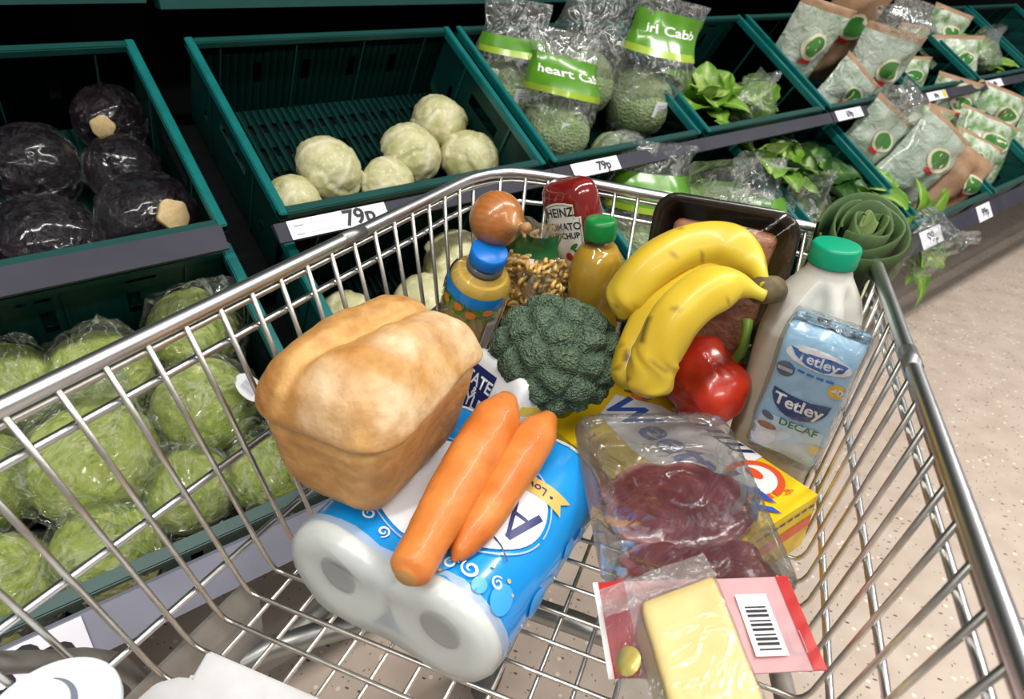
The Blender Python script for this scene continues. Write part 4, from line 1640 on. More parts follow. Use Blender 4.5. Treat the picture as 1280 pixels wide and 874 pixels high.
# sugar bag
A_ = at(592, 432, -0.352)
e1 = Vector((0.857, -0.515, 0)).normalized()
e2 = Vector((-0.20, -0.36, -0.90))
e2 = (e2 - e1 * e2.dot(e1)).normalized()
e3 = e2.cross(e1)
if e3.y > 0:
    e3 = -e3
SWI, SHT, STH = 0.090, 0.105, 0.050
o_ = A_ + e1 * SWI / 2 + e2 * SHT / 2 - e3 * STH / 2
Mx = Matrix(((e1.x, -e3.x, -e2.x, o_.x), (e1.y, -e3.y, -e2.y, o_.y), (e1.z, -e3.z, -e2.z, o_.z + Z0), (0, 0, 0, 1)))
t = thing('sugar_bag', 'white paper sugar bag with a navy lettered block, between the loaf and broccoli', 'sugar', Mx)
V, F = rbox(SWI, STH, SHT, 0.006, 14, lambda p: p + Vector((0, (0.004 if p.y > 0 else -0.004) * (1 - (2 * p.x / SWI) ** 2) * (1 - (2 * p.z / SHT) ** 2), 0)) + Vector((1, 1, 1)) * 0.0015 * nz(p, 45, 2))
bagm = mat('white_sugar_paper', (0.82, 0.82, 0.83), 0.5, bump=(35, 0.25, 0.004))
body = mesh('paper_bag', V, F, bagm, t)


def smap(a, b, off=0.0016):
    return Vector((a, -STH / 2 - 0.004 * (1 - (2 * a / SWI) ** 2) * (1 - (2 * b / SHT) ** 2) - off, b))


blk = decal('navy_block', poly_geo(rect(-0.036, -0.045, 0.008, 0.040)), smap, navy, body, 0.012)
decal('bag_lettering', join2(place2(text_geo('TATE', 0.0135, 0.0004), -0.014, 0.025), place2(text_geo('LYLE', 0.0135, 0.0004), -0.014, 0.002), place2(text_geo('&', 0.009, 0.0004), -0.014, 0.0135)),
      lambda a, b: smap(a, b, 0.0021), M['white'], blk, 0.012)
decal('yellow_band', poly_geo(rect(-STH / 2 + 0.003, -0.040, STH / 2 - 0.003, 0.028)), lambda a, b: Vector((SWI / 2 + 0.0022, a, b)), mat('yellow_paper_print', (0.80, 0.58, 0.10), 0.45), body, 0.01)
decal('panel_print', poly_geo(rect(-STH / 2 + 0.006, -0.036, STH / 2 - 0.006, 0.018)), lambda a, b: Vector((SWI / 2 + 0.0028, a, b)), M['white'], body, 0.01)

# broccoli
bc = at(694, 446, -0.360)
t = thing('broccoli', 'dark green broccoli head between the sugar bag and the bananas', 'broccoli', yaw(bc + Vector((0, 0, -0.068)), 10))
rd = random.Random(5)
heads = []
for k in range(46):
    z_ = rd.uniform(-0.45, 1)
    a = rd.uniform(0, 2 * pi)
    s_ = sqrt(max(0, 1 - z_ * z_))
    heads.append(Vector((s_ * cos(a), s_ * sin(a), z_)))
for it in range(12):                          # spread the florets evenly
    for i, h in enumerate(heads):
        f = Vector()
        for j, g_ in enumerate(heads):
            if i != j:
                d = h - g_
                f += d / max(0.02, d.length ** 3) * 0.004
        heads[i] = (h + f).normalized()
        if heads[i].z < -0.45:
            heads[i].z = -0.45


def broc(p):
    ds = sorted(((p - h).length, i) for i, h in enumerate(heads))
    d, i = ds[0]
    gap = ds[1][0] - d
    r = 0.0615 + 0.0082 * sm(0.0, 0.24, gap) * (0.75 + 0.45 * ((i * 7) % 5) / 5)
    r += 0.0022 * abs(nz(p, 14, 3)) + 0.0016 * nz(p, 34, 1)
    r *= 1 + 0.05 * nz(p, 1.6, 4)
    c = mixc((0.065, 0.115, 0.075), (0.165, 0.235, 0.155), 0.45 + 0.5 * nz(p, 22, 6) + 0.4 * sm(0, 0.2, gap) - 0.2)
    zz = r * p.z * 0.96
    if p.z < -0.35:
        zz = lerp(zz, -0.030, 0.6)
    return Vector((r * p.x, r * p.y, zz + 0.068)), c


V, F, Cc = ico(6, broc)
mesh('crown', V, F, mat('broccoli_buds', rough=0.75, vcol=True, var=((0.45, 0.55, 0.45), 260, 0.2), bump=(420, 1.0, 0.0035, 'voronoi'), bump2=(150, 0.6, 0.004)), t, True, Cc)
q = G()
q.tube([(0, 0, 0.045), (0.004, 0.0, 0.02), (0.008, 0.004, 0.0)], [0.026, 0.019, 0.017], 16)
q.make('stalk', mat('broccoli_stalk', (0.26, 0.36, 0.10), 0.5, var=((0.2, 0.3, 0.08), 30)), t)
for (a, b, c_) in ((-0.052, -0.030, 0.052), (-0.060, -0.012, 0.062), (-0.030, -0.058, 0.050)):
    V, F, U = leaf_geo(0.02, 0.012, 0.8, 0.003, a * 100, 4, 6)
    Rm = Matrix.Translation((a, b, c_)) @ Matrix.Rotation(a * 60, 4, 'Z') @ Matrix.Rotation(0.9, 4, 'X')
    mesh('small_leaf', [Rm @ v for v in V], F, leafm, t, True, leaf_cols(U, *LIME))

# juice bottle
top_ = at(613, 312, -0.268)
bot_ = at(572, 436, -0.430)
ax = (top_ - bot_).normalized()
ext = bot_ - ax * 0.03
t = thing('juice_bottle', 'orange juice bottle with a blue cap and fruit printed label, leaning behind the loaf', 'bottle', frame(ext, ax, (1, -0.35, 0)))
JL = (top_ - ext).length
RJ = 0.0375
jz = [(0.0, 0.0001), (0.0, RJ * 0.85), (0.006, RJ), (JL - 0.054, RJ), (JL - 0.044, RJ * 0.95), (JL - 0.035, RJ * 0.78), (JL - 0.028, RJ * 0.54), (JL - 0.023, RJ * 0.46)]
V, F = lathe([(r * 0.965, z + (0.001 if z < JL - 0.03 else 0)) for z, r in jz] + [(0.0001, JL - 0.024)], 40)
mesh('juice', V, F, mat('orange_juice', (0.66, 0.44, 0.085), 0.12, sss=0.3, coat=1.0), t)
V, F = lathe([(r, z) for z, r in jz] + [(RJ * 0.46, JL - 0.012)], 40, None, False)
shell = mesh('clear_bottle', V, F, film('bottle_shell', 0.0, 6, 0.05, 0.05, gloss=0.04), t)
V, F = lathe([(0.0001, JL - 0.017), (RJ * 0.53, JL - 0.017), (RJ * 0.55, JL - 0.015), (RJ * 0.55, JL - 0.002), (RJ * 0.50, JL), (0.0001, JL)], 48,
             lambda p, a: Vector((p.x * (1 + 0.012 * sin(24 * a)), p.y * (1 + 0.012 * sin(24 * a)), p.z)))
mesh('blue_cap', V, F, mat('blue_cap_plastic', (0.005, 0.16, 0.58), 0.35), t)
V, F = lathe([(RJ * 0.50, JL - 0.028), (RJ * 0.56, JL - 0.027), (RJ * 0.56, JL - 0.022), (RJ * 0.48, JL - 0.020)], 40, None, False)
mesh('neck_ring', V, F, mat('grey_neck', (0.10, 0.11, 0.11), 0.3), t)


JT = JL + 0.019


def jmap(a, b, off=0.0008):
    th = -pi / 2 + a / RJ
    r = RJ + off
    if b > JL - 0.054:
        u = (b - JL + 0.054) / 0.010
        r = lerp(RJ, RJ * 0.95, min(1.4, u)) + off
    return Vector((r * cos(th), r * sin(th), b))


lab0 = JT - 0.112
blueb = decal('label_band', poly_geo(rect(-0.058, JT - 0.078, 0.058, JT - 0.062)), jmap, mat('label_blue', (0.01, 0.20, 0.55), 0.25, coat=0.5), shell, 0.005)
rd = random.Random(3)
grn1, grn2 = [], []
for k in range(190):
    a = rd.uniform(-0.056, 0.056)
    b = JT - 0.080 - abs(rd.gauss(0, 0.012)) + 0.004
    g_ = rd.uniform(0, 2 * pi)
    L_ = rd.uniform(0.004, 0.0075)
    lf = [(a + L_ * (x * cos(g_) - y * sin(g_)), b + L_ * (x * sin(g_) + y * cos(g_))) for x, y in ((-0.5, 0), (-0.15, 0.2), (0.2, 0.17), (0.5, 0), (0.2, -0.17), (-0.15, -0.2))]
    (grn1 if k % 2 else grn2).append(lf)
decal('leaf_print', poly_geo(*grn1), lambda a, b: jmap(a, b, 0.0012), mat('leaf_print_dark', (0.02, 0.17, 0.02), 0.3, coat=0.5), shell, 0.006)
decal('leaf_print', poly_geo(*grn2), lambda a, b: jmap(a, b, 0.0014), mat('leaf_print_light', (0.06, 0.30, 0.02), 0.3, coat=0.5), shell, 0.006)
decal('orange_print', poly_geo(*[ell(a, JT - b, 0.0058, 0.0058, 16) for a, b in ((-0.030, 0.079), (-0.013, 0.085), (0.006, 0.082), (0.022, 0.087), (0.040, 0.08), (-0.044, 0.086))]),
      lambda a, b: jmap(a, b, 0.0017), mat('orange_fruit_print', (0.80, 0.22, 0.01), 0.3, coat=0.5), shell, 0.005)
fruit = decal('fruit_print', poly_geo(ell(0.0, JT - 0.142, 0.021, 0.021, 30)), jmap, mat('big_orange_print', (0.84, 0.32, 0.01), 0.3, coat=0.5), shell, 0.005)
decal('slice_print', poly_geo(ell(0.004, JT - 0.147, 0.0155, 0.0145, 26)), lambda a, b: jmap(a, b, 0.0012), mat('slice_print_pale', (0.90, 0.52, 0.06), 0.3, coat=0.5), fruit, 0.005)
segs = []
for k in range(8):
    a0 = k * pi / 4
    segs.append([(0.004 + 0.0025 * cos(a0 + 0.39), JT - 0.147 + 0.0025 * sin(a0 + 0.39))] + [(0.004 + 0.0128 * cos(a0 + 0.1 + 0.58 * j / 3), JT - 0.147 + 0.0118 * sin(a0 + 0.1 + 0.58 * j / 3)) for j in range(4)])
decal('slice_segment', poly_geo(*segs), lambda a, b: jmap(a, b, 0.0015), mat('orange_fruit_print'), fruit, 0.005)
decal('leaf_print', poly_geo(ell(0.024, JT - 0.136, 0.0036, 0.0075, 14, rot=0.4)), lambda a, b: jmap(a, b, 0.0016), mat('leaf_print_dark'), fruit, 0.005)
side = decal('info_strip', poly_geo(rect(0.044, JT - 0.155, 0.058, JT - 0.098)), lambda a, b: jmap(a, b, 0.001), M['white'], shell, 0.005)
decal('info_print', poly_geo(*[rect(0.046 + 0.0016 * k, JT - 0.150, 0.0468 + 0.0016 * k, JT - 0.105) for k in range(7)]), lambda a, b: jmap(a, b, 0.0014), M['ink_grey'], side, 0.005)

# onion
oc = at(621, 274, -0.243)
t = thing('onion', 'brown onion with a dry stalk, on the juice bottle cap by the trolley rim', 'onion', frame(oc, (0.86, -0.42, 0.02), (0, 0, 1)))
RO = 0.0305


def onion(p):
    h = p.z
    prof = sqrt(max(0, 1 - h * h))
    r = RO * (1 + 0.02 * nz(p, 2, 3))
    z = h * RO * 0.96
    if h > 0.86:
        prof = lerp(prof, 0.20, sm(0.86, 1.0, h))
        z += 0.010 * sm(0.86, 1, h)
    a = atan2(p.y, p.x)
    st = 0.5 + 0.5 * sin(26 * a + 2 * sin(3 * h))
    c = mixc((0.36, 0.125, 0.030), (0.48, 0.195, 0.055), st * 0.45 + 0.5 * nz(p, 5, 2) + 0.2)
    c = mixc(c, (0.42, 0.22, 0.09), sm(0.85, 1, h))
    s_ = prof / max(1e-6, sqrt(p.x * p.x + p.y * p.y)) if (p.x or p.y) else 0
    return Vector((p.x * s_ * r, p.y * s_ * r, z)), c


V, F, Cc = ico(5, onion)
om = mat('onion_skin', rough=0.28, vcol=True, var=((0.86, 0.78, 0.7), 25), bump=(40, 0.15, 0.002), coat=0.3)
mesh('bulb', V, F, om, t, True, Cc)
q = G()
q.tube([(0, 0, RO * 1.15), (0.001, 0, RO * 1.42), (0.004, 0.001, RO * 1.62)], [0.0065, 0.004, 0.0055], 10)
q.tube([(0, 0, RO * 1.25), (-0.003, 0.002, RO * 1.5), (-0.006, 0.006, RO * 1.66)], [0.004, 0.003, 0.0015], 8)
q.make('dry_stalk', mat('dry_onion_stalk', (0.44, 0.24, 0.10), 0.7, var=((0.3, 0.15, 0.06), 60)), t)

# pasta bag
pc = at(672, 335, -0.325)
t = thing('pasta_bag', 'clear bag of pasta spirals with a dark green printed top, behind the broccoli', 'pasta', frame(pc + Vector((0.0, 0.0, -0.075)), (-0.02, -0.22, 1), (1, -0.1, 0)))
rd = random.Random(8)
pm = mat('dry_pasta', (0.80, 0.55, 0.18), 0.5, var=((0.66, 0.40, 0.10), 40), coat=0.3)
spiral = []
for kk in range(3):
    q = G()
    for s_ in range(2):
        pts = []
        for k in range(13):
            a = s_ * pi + k * 0.75
            pts.append((0.0042 * cos(a), 0.0042 * sin(a), -0.015 + 0.030 * k / 12))
        q.tube(pts, 0.0026, 5)
    o = q.make('pasta_spiral', pm)
    spiral.append(o.data)
    bpy.data.objects.remove(o)
for k in range(150):
    z_ = rd.uniform(0.012, 0.110)
    a = rd.uniform(0, 2 * pi)
    rr = 0.031 * (1 - 0.35 * sm(0.07, 0.12, z_))
    o = bpy.data.objects.new('pasta_spiral', spiral[k % 3])
    COL.objects.link(o)
    o.parent = t
    o.matrix_local = Matrix.Translation((rr * cos(a), rr * 0.72 * sin(a), z_)) @ Matrix.Rotation(rd.uniform(0, 6), 4, 'Z') @ Matrix.Rotation(rd.uniform(0.6, 2.3), 4, 'X')
secs, b = tube_bag(t, 0.082, 0.062, 0.150, 21, M['film_bag'], 0.85, 1.05, amp=0.06)
ring_band(t, secs, 16, 20, 0.50, 1.0, mat('dark_green_pasta_print', (0.02, 0.13, 0.04), 0.25, coat=0.5), 'green_header', 1.01)
ring_band(t, secs, 15, 16, 0.66, 0.82, M['white'], 'white_corner', 1.012)
lb = ring_band(t, secs, 3, 7, 0.58, 0.80, mat('brown_pasta_label', (0.48, 0.23, 0.08), 0.4, coat=0.3), 'brown_label', 1.02)

# ketchup
kt = at(705, 222, -0.215)
t = thing('ketchup_bottle', 'red ketchup bottle standing on its cap with a white keystone label, beside the front rim', 'bottle',
          frame(kt + Vector((0.062, -0.004, -0.178)), (-0.34, 0.02, 1), (1, -0.40, 0)))
secs = []
for z, w, d in ((0.018, 0.020, 0.016), (0.03, 0.025, 0.018), (0.055, 0.029, 0.021), (0.10, 0.032, 0.0225), (0.145, 0.0345, 0.0235), (0.165, 0.035, 0.023), (0.176, 0.0335, 0.021), (0.183, 0.029, 0.017), (0.187, 0.020, 0.010), (0.1845, 0.008, 0.003)):
    secs.append(superring(w, d, z, 44, 2.9))
V, F = loft(secs)
body = mesh('red_bottle', V, F, mat('ketchup_red', (0.20, 0.012, 0.010), 0.14, var=((0.15, 0.008, 0.007), 20), coat=0.8, bump=(18, 0.12, 0.004)), t)
V, F = lathe([(0.0001, 0), (0.024, 0), (0.025, 0.003), (0.023, 0.020), (0.0001, 0.020)], 32)
mesh('white_cap', V, F, M['white'], t)


def kmap(a, b, off=0.0008):
    Z = [(0.055, 0.029, 0.021), (0.10, 0.032, 0.0225), (0.145, 0.0345, 0.0235), (0.17, 0.035, 0.0225)]
    for (z0, w0, d0), (z1, w1, d1) in zip(Z, Z[1:]):
        if b <= z1:
            break
    u = max(0, min(1, (b - z0) / (z1 - z0)))
    w, d = lerp(w0, w1, u), lerp(d0, d1, u)
    x = max(-0.985, min(0.985, a / w))
    y = -d * (1 - abs(x) ** 2.9) ** (1 / 2.9)
    return Vector((a, y - off, b))


key = [(-0.021, 0.058), (0.021, 0.058), (0.024, 0.110), (0.0275, 0.139), (0.0205, 0.139), (0.0215, 0.1535), (0.011, 0.1565), (0, 0.1575), (-0.011, 0.1565), (-0.0215, 0.1535), (-0.0205, 0.139), (-0.0275, 0.139), (-0.024, 0.110)]
kl = decal('keystone_label', poly_geo(key), lambda a, b: kmap(a, b + 0.008), mat('ivory_label', (0.72, 0.71, 0.64), 0.35, coat=0.4), body, 0.004)
km = lambda a, b: kmap(a, b + 0.008, 0.0013)
edge = [(x * 0.93, lerp(0.106, b, 0.955)) for x, b in key]
decal('label_line', stroke(edge + [edge[0]], 0.0009), km, mat('olive_print', (0.20, 0.20, 0.08), 0.4), kl, 0.004)
decal('label_lettering', join2(place2(text_geo('HEINZ', 0.0105, 0.0003), 0, 0.1455), place2(text_geo('TOMATO', 0.0088, 0.0003), 0, 0.1285), place2(text_geo('KETCHUP', 0.0072, 0.0003), 0, 0.1175)), km, M['ink'], kl, 0.004)
decal('tomato_print', poly_geo(ell(-0.001, 0.092, 0.0052, 0.0052, 18)), km, mat('tomato_print_red', (0.36, 0.02, 0.01), 0.35), kl, 0.004)
decal('leaf_print', poly_geo(ell(0.010, 0.1045, 0.0065, 0.0026, 14, rot=0.5), ell(0.011, 0.099, 0.005, 0.002, 12, rot=-0.5)), km, mat('leaf_print_dark'), kl, 0.004)

# cooking oil
oc = at(751, 270, -0.246)
t = thing('oil_bottle', 'clear bottle of golden cooking oil with a bright green cap, behind the broccoli', 'bottle', frame(oc + Vector((0.004, 0.0, -0.228)), (-0.01, -0.02, 1), (1, 0, 0)))
RB = 0.0345
prof = [(0.0001, 0.0), (RB * 0.9, 0.0), (RB, 0.006), (RB, 0.05), (RB * 0.96, 0.054), (RB, 0.058), (RB, 0.085), (RB * 0.96, 0.089), (RB, 0.093), (RB, 0.118), (RB * 0.95, 0.124), (RB * 1.0, 0.130), (RB * 1.02, 0.150), (RB * 0.98, 0.164), (RB * 0.84, 0.180), (RB * 0.62, 0.193), (RB * 0.46, 0.200), (RB * 0.45, 0.206)]
V, F = lathe([(r * 0.96, z + 0.001) for r, z in prof if z < 0.196] + [(0.0001, 0.194)], 40)
mesh('oil', V, F, mat('cooking_oil', (1.0, 0.60, 0.055), 0.05, trans=0.5, ior=1.25), t)
V, F = lathe(prof, 40, None, False)
mesh('clear_bottle', V, F, film('oil_shell', 0.0, 9, 0.25, 0.05, gloss=0.06), t)
V, F = lathe([(0.0001, 0.204), (RB * 0.53, 0.204), (RB * 0.54, 0.206), (RB * 0.54, 0.222), (RB * 0.50, 0.226), (RB * 0.40, 0.2275), (0.0001, 0.228)], 56,
             lambda p, a: Vector((p.x * (1 + 0.010 * sin(28 * a)), p.y * (1 + 0.010 * sin(28 * a)), p.z)) if 0.205 < p.z < 0.223 else p)
mesh('green_cap', V, F, mat('green_cap_plastic', (0.006, 0.185, 0.035), 0.35), t)
V, F = lathe([(RB * 1.0, 0.060), (RB * 1.012, 0.062), (RB * 1.012, 0.112), (RB * 1.0, 0.114)], 40, None, False)


# trays
def rrect(w, l, r, z, n=6):
    q = []
    for cx, cy, a0 in ((w / 2 - r, l / 2 - r, 0), (-w / 2 + r, l / 2 - r, pi / 2), (-w / 2 + r, -l / 2 + r, pi), (w / 2 - r, -l / 2 + r, 3 * pi / 2)):
        for k in range(n):
            a = a0 + (pi / 2) * k / (n - 1)
            q.append(Vector((cx + r * cos(a), cy + r * sin(a), z)))
    return q


def tray_geo(w, l, h, flange=0.009, wall=0.012, th=0.0012, r=0.022):
    s = [rrect(w - 2 * wall, l - 2 * wall, r * 0.8, -h), rrect(w - 2 * wall + 0.005, l - 2 * wall + 0.005, r * 0.85, -h + 0.002), rrect(w - 0.004, l - 0.004, r, -0.004), rrect(w - 0.002, l - 0.002, r, -0.001),
         rrect(w + 2 * flange, l + 2 * flange, r + flange, -0.001), rrect(w + 2 * flange, l + 2 * flange, r + flange, th), rrect(w - 0.002, l - 0.002, r, th),
         rrect(w - 0.008, l - 0.008, r, -0.004), rrect(w - 2 * wall + 0.001, l - 2 * wall + 0.001, r * 0.82, -h + 0.004), rrect(w - 2 * wall - 0.006, l - 2 * wall - 0.006, r * 0.75, -h + th)]
    return loft(s)


# mince tray, standing against the front rim
tl, tr = at(822, 233, -0.205), at(1011, 266, -0.208)
ew = (tr - tl).normalized()
dn = Vector((-0.03, -0.13, -1))
dn = (dn - ew * dn.dot(ew)).normalized()
nn = ew.cross(-dn)                              # out of the tray, towards the viewer
if nn.y > 0:
    nn = -nn
MW, ML = (tr - tl).length - 0.014, 0.185
o_ = tl + ew * (MW / 2 + 0.007) + dn * (ML / 2 + 0.008)
Mx = Matrix(((ew.x, -dn.x, nn.x, o_.x), (ew.y, -dn.y, nn.y, o_.y), (ew.z, -dn.z, nn.z, o_.z + Z0), (0, 0, 0, 1)))
t = thing('mince_tray', 'black plastic tray of brown mince standing upright behind the bananas', 'meat tray', Mx)
V, F = tray_geo(MW, ML, 0.042, 0.006, 0.016, 0.0014, 0.02)
mesh('black_tray', V, F, mat('black_tray_plastic', (0.018, 0.016, 0.011), 0.24, coat=0.3), t, True)
V, F = rbox(MW - 0.032, ML - 0.034, 0.024, 0.010, 26, lambda p: p + Vector((0.003 * nz(p, 30, 4), -0.004 + 0.003 * nz(p, 34, 7), -0.013 + 0.003 * abs(nz(p, 90, 2)) + 0.004 * nz(p, 22, 5))))
mesh('mince', V, F, mat('brown_mince', rough=0.5, color=(0.50, 0.24, 0.145), var=((0.36, 0.14, 0.08), 40), bump=(150, 0.8, 0.003), bump2=(50, 0.5, 0.004), coat=0.1), t)
V, F = loft([rrect(MW + 0.008, ML + 0.008, 0.023, 0.0018), rrect(MW * 0.6, ML * 0.6, 0.02, 0.0022)], True)
mesh('lid_film', V, F, film('tray_lid_film', 0.0, 12, 0.3, 0.1, gloss=0.01, fres=0.06), t)

# bananas
t0 = at(958, 362, -0.252)
t = thing('banana_bunch', 'bunch of three ripe yellow bananas in front of the mince tray', 'bananas', Matrix.Translation((t0.x, t0.y, t0.z + Z0)))
banm = mat('banana_skin', rough=0.40, vcol=True, var=((0.90, 0.86, 0.74), 22), bump=(30, 0.1, 0.003), coat=0.1)


def banana(P, seed, rmid=0.0205, spots=(), lab=None):
    cs = [p - t0 for p in ccurve(P, 9)]
    n = len(cs)
    V, Cc, secs = [], [], []
    up = Vector((0.2, 0.1, 1)).normalized()
    for i, c in enumerate(cs):
        u = i / (n - 1)
        d = (cs[min(n - 1, i + 1)] - cs[max(0, i - 1)]).normalized()
        x = (up - d * up.dot(d)).normalized()
        y = d.cross(x)
        r = rmid * (0.26 + 0.78 * sm(0.02, 0.30, u)) * (1 - 0.72 * sm(0.80, 1.0, u) ** 1.4)
        if u > 0.975:
            r *= 0.75
        q = []
        for k in range(20):
            a = 2 * pi * k / 20
            f = 1 + 0.045 * cos(5 * a + seed) * sm(0.1, 0.3, u)
            p = c + (x * cos(a) + y * sin(a)) * r * f
            q.append(p)
            col = mixc((0.62, 0.43, 0.024), (0.72, 0.55, 0.05), 0.5 + 0.7 * nz(p, 30, seed))
            col = mixc(col, (0.50, 0.46, 0.05), 0.55 * sm(0.16, 0.02, u) + 0.35 * sm(0.8, 0.95, u))
            col = mixc(col, (0.06, 0.04, 0.02), sm(0.965, 0.985, u))
            for (su, sa, sl, sw_) in spots:
                da = abs((a - sa + pi) % (2 * pi) - pi)
                e = (abs(u - su) / sl) ** 2 + (da / sw_) ** 2
                col = mixc(col, (0.13, 0.075, 0.02), sm(1.2, 0.5, e + 0.8 * nz(p, 200, 1)))
            sp = nz(p, 120, seed + 4)
            if sp > 0.52:
                col = mixc(col, (0.22, 0.12, 0.03), 0.7)
            Cc.append(col)
        secs.append(q)
    V, F = loft(secs)
    return mesh('banana', V, F, banm, t, True, Cc)


banana([at(958, 358, -0.250), at(938, 328, -0.243), at(905, 308, -0.236), at(860, 310, -0.240), at(815, 335, -0.258), at(785, 372, -0.288), at(776, 402, -0.312)], 1, 0.0225, ((0.42, 0.35, 0.02, 0.12),))
banana([at(957, 364, -0.262), at(915, 346, -0.262), at(870, 355, -0.272), at(828, 385, -0.292), at(800, 430, -0.325), at(789, 470, -0.352), at(786, 490, -0.366)], 2, 0.0205, ((0.75, 0.5, 0.03, 0.3),))
banana([at(956, 370, -0.256), at(920, 358, -0.250), at(880, 368, -0.255), at(845, 398, -0.274), at(822, 440, -0.305), at(811, 480, -0.338), at(808, 498, -0.352)], 3, 0.0215, ((0.60, 0.6, 0.045, 0.10), (0.88, 0.3, 0.03, 0.4)))
e_ = at(966, 352, -0.262) - t0
G().tube([Vector((-0.006, 0.0, -0.002)), e_ * 0.4 + Vector((0.004, 0.003, -0.004)), e_ + Vector((0.008, 0.006, -0.012))], [0.0125, 0.0135, 0.0085], 12).make('crown', mat('banana_crown', (0.16, 0.12, 0.05), 0.7, var=((0.07, 0.05, 0.03), 70), bump=(80, 0.5, 0.003)), t, True, 'dark brown stem crown')

# tin behind the pepper
lc = at(903, 412, -0.372)
t = thing('food_tin', 'food tin with a pale ring pull lid, between the bananas and milk bottle', 'tin', Matrix.Translation((lc.x, lc.y, lc.z + Z0 - 0.10)))
V, F = lathe([(0.0001, 0), (0.040, 0), (0.0415, 0.002), (0.0405, 0.004), (0.0405, 0.094), (0.042, 0.096), (0.0425, 0.0985), (0.0415, 0.1), (0.0395, 0.0985), (0.0385, 0.0955), (0.0001, 0.0955)], 48)
mesh('tin_can', V, F, mat('pale_tin', (0.72, 0.72, 0.74), 0.35, 0.15), t)
V, F = lathe([(0.0407, 0.006), (0.0411, 0.007), (0.0411, 0.092), (0.0407, 0.093)], 48, None, False)
mesh('paper_label', V, F, mat('brown_tin_label', (0.24, 0.17, 0.13), 0.45, var=((0.16, 0.11, 0.08), 20)), t)
q = G()
q.tube([Vector((0.012 * cos(a) + 0.010, 0.011 * sin(a) + 0.006, 0.0985)) for a in [2 * pi * k / 18 for k in range(18)]], 0.0018, 6, True)
q.box((-0.012, 0.003, 0.0965), (0.0, 0.009, 0.099))
q.make('ring_pull', mat('dark_tin_pull', (0.10, 0.10, 0.10), 0.3, 0.8), t)

# red pepper
pc = at(883, 478, -0.388)
t = thing('red_pepper', 'shiny red pepper with a curved green stem, left of the blue tea pack', 'pepper', frame(pc, (0.62, 0.30, 0.72), (0.6, -0.8, 0)))


def pepper(p):
    a = atan2(p.y, p.x)
    s_ = sqrt(p.x * p.x + p.y * p.y)
    r = 0.049 * (1 + 0.085 * cos(3 * a + 0.4) * s_ + 0.03 * cos(4 * a) * s_)
    z = p.z * 0.047
    if p.z > 0.5:
        z -= 0.020 * exp(-(s_ / 0.33) ** 2)
        z += 0.004 * s_ * cos(3 * a + 0.4)
    if p.z < -0.4:
        z += 0.010 * exp(-(s_ / 0.4) ** 2)
        r *= 0.92
    q = Vector((r * p.x, r * p.y, z))
    return q + p * 0.0012 * nz(p, 4, 1), mixc((0.40, 0.016, 0.006), (0.52, 0.035, 0.010), 0.5 + nz(p, 3, 2))


V, F, Cc = ico(5, pepper)
mesh('pepper_body', V, F, mat('red_pepper_skin', rough=0.3, vcol=True, coat=0.35, bump=(9, 0.1, 0.01)), t, True, Cc)
q = G()
q.tube(ccurve([(0, 0, 0.023), (0.001, -0.001, 0.036), (0.000, -0.006, 0.052), (-0.010, -0.012, 0.066), (-0.020, -0.014, 0.074)], 5), [0.012, 0.010, 0.0075, 0.006, 0.0055, 0.0052, 0.005, 0.005, 0.005, 0.005, 0.005, 0.005, 0.005, 0.005, 0.005, 0.0052, 0.0054, 0.0056, 0.0058, 0.006, 0.006], 12)
q.make('stem', mat('green_pepper_stem', (0.20, 0.34, 0.04), 0.45, var=((0.14, 0.25, 0.03), 40)), t)

# milk
mc = at(1047, 306, -0.222)
mb = Vector((mc.x - 0.010, mc.y + 0.004, -0.496))
t = thing('milk_bottle', 'large plastic milk bottle with a green cap, behind the blue tea pack', 'bottle', yaw(mb, -8))
MH = mc.z - mb.z
t.matrix_world = frame(mb, (0.0105, 0.0, MH), (cos(radians(8)), -sin(radians(8)), 0))
prof = [(0.0, 0.038), (0.004, 0.0430), (0.012, 0.0455), (0.10, 0.0465), (0.165, 0.0468), (0.185, 0.0462), (0.205, 0.0430), (0.222, 0.0375), (0.236, 0.0290), (0.246, 0.0225), (0.252, 0.0205), (0.258, 0.0200)]
fz = MH - 0.276
prof = [(z if z < 0.05 else z + fz, r) for z, r in prof]
secs = []
H = [(lerp(a[0], b[0], k / 4), lerp(a[1], b[1], k / 4)) for a, b in zip(prof, prof[1:]) for k in range(4)] + [prof[-1]]
n_ = 72
for z, r in H:
    e = lerp(3.6, 2.05, sm(0.175 + fz, 0.245 + fz, z))
    base = superring(r, r * 0.97, z, n_, e)
    for k in range(n_):
        a = 2 * pi * k / n_
        da = (a - (3 * pi / 2 + 0.50) + pi) % (2 * pi) - pi
        dep = (exp(-((abs(da) - 0.46) / 0.20) ** 2)) * sm(0.085 + fz, 0.11 + fz, z) * sm(0.246 + fz, 0.226 + fz, z)
        base[k] = Vector((base[k].x * (1 - 0.26 * dep), base[k].y * (1 - 0.26 * dep), z))
    secs.append(base)
V, F = loft(secs)
lvl = 0.188 + fz
Cc = [mixc((0.46, 0.41, 0.315), (0.60, 0.585, 0.53), sm(lvl - 0.003, lvl + 0.003, v.z)) for v in V]
mesh('milk_body', V, F, mat('milky_plastic', rough=0.34, vcol=True, sss=0.25, coat=0.15), t, True, Cc)
V, F = lathe([(0.0001, 0.256 + fz), (0.0220, 0.256 + fz), (0.0224, 0.258 + fz), (0.0224, 0.273 + fz), (0.0212, 0.2755 + fz), (0.0195, 0.276 + fz), (0.0001, 0.2762 + fz)], 64,
             lambda p, a: Vector((p.x * (1 + 0.008 * sin(32 * a)), p.y * (1 + 0.008 * sin(32 * a)), p.z)) if 0.257 + fz < p.z < 0.274 + fz else p)
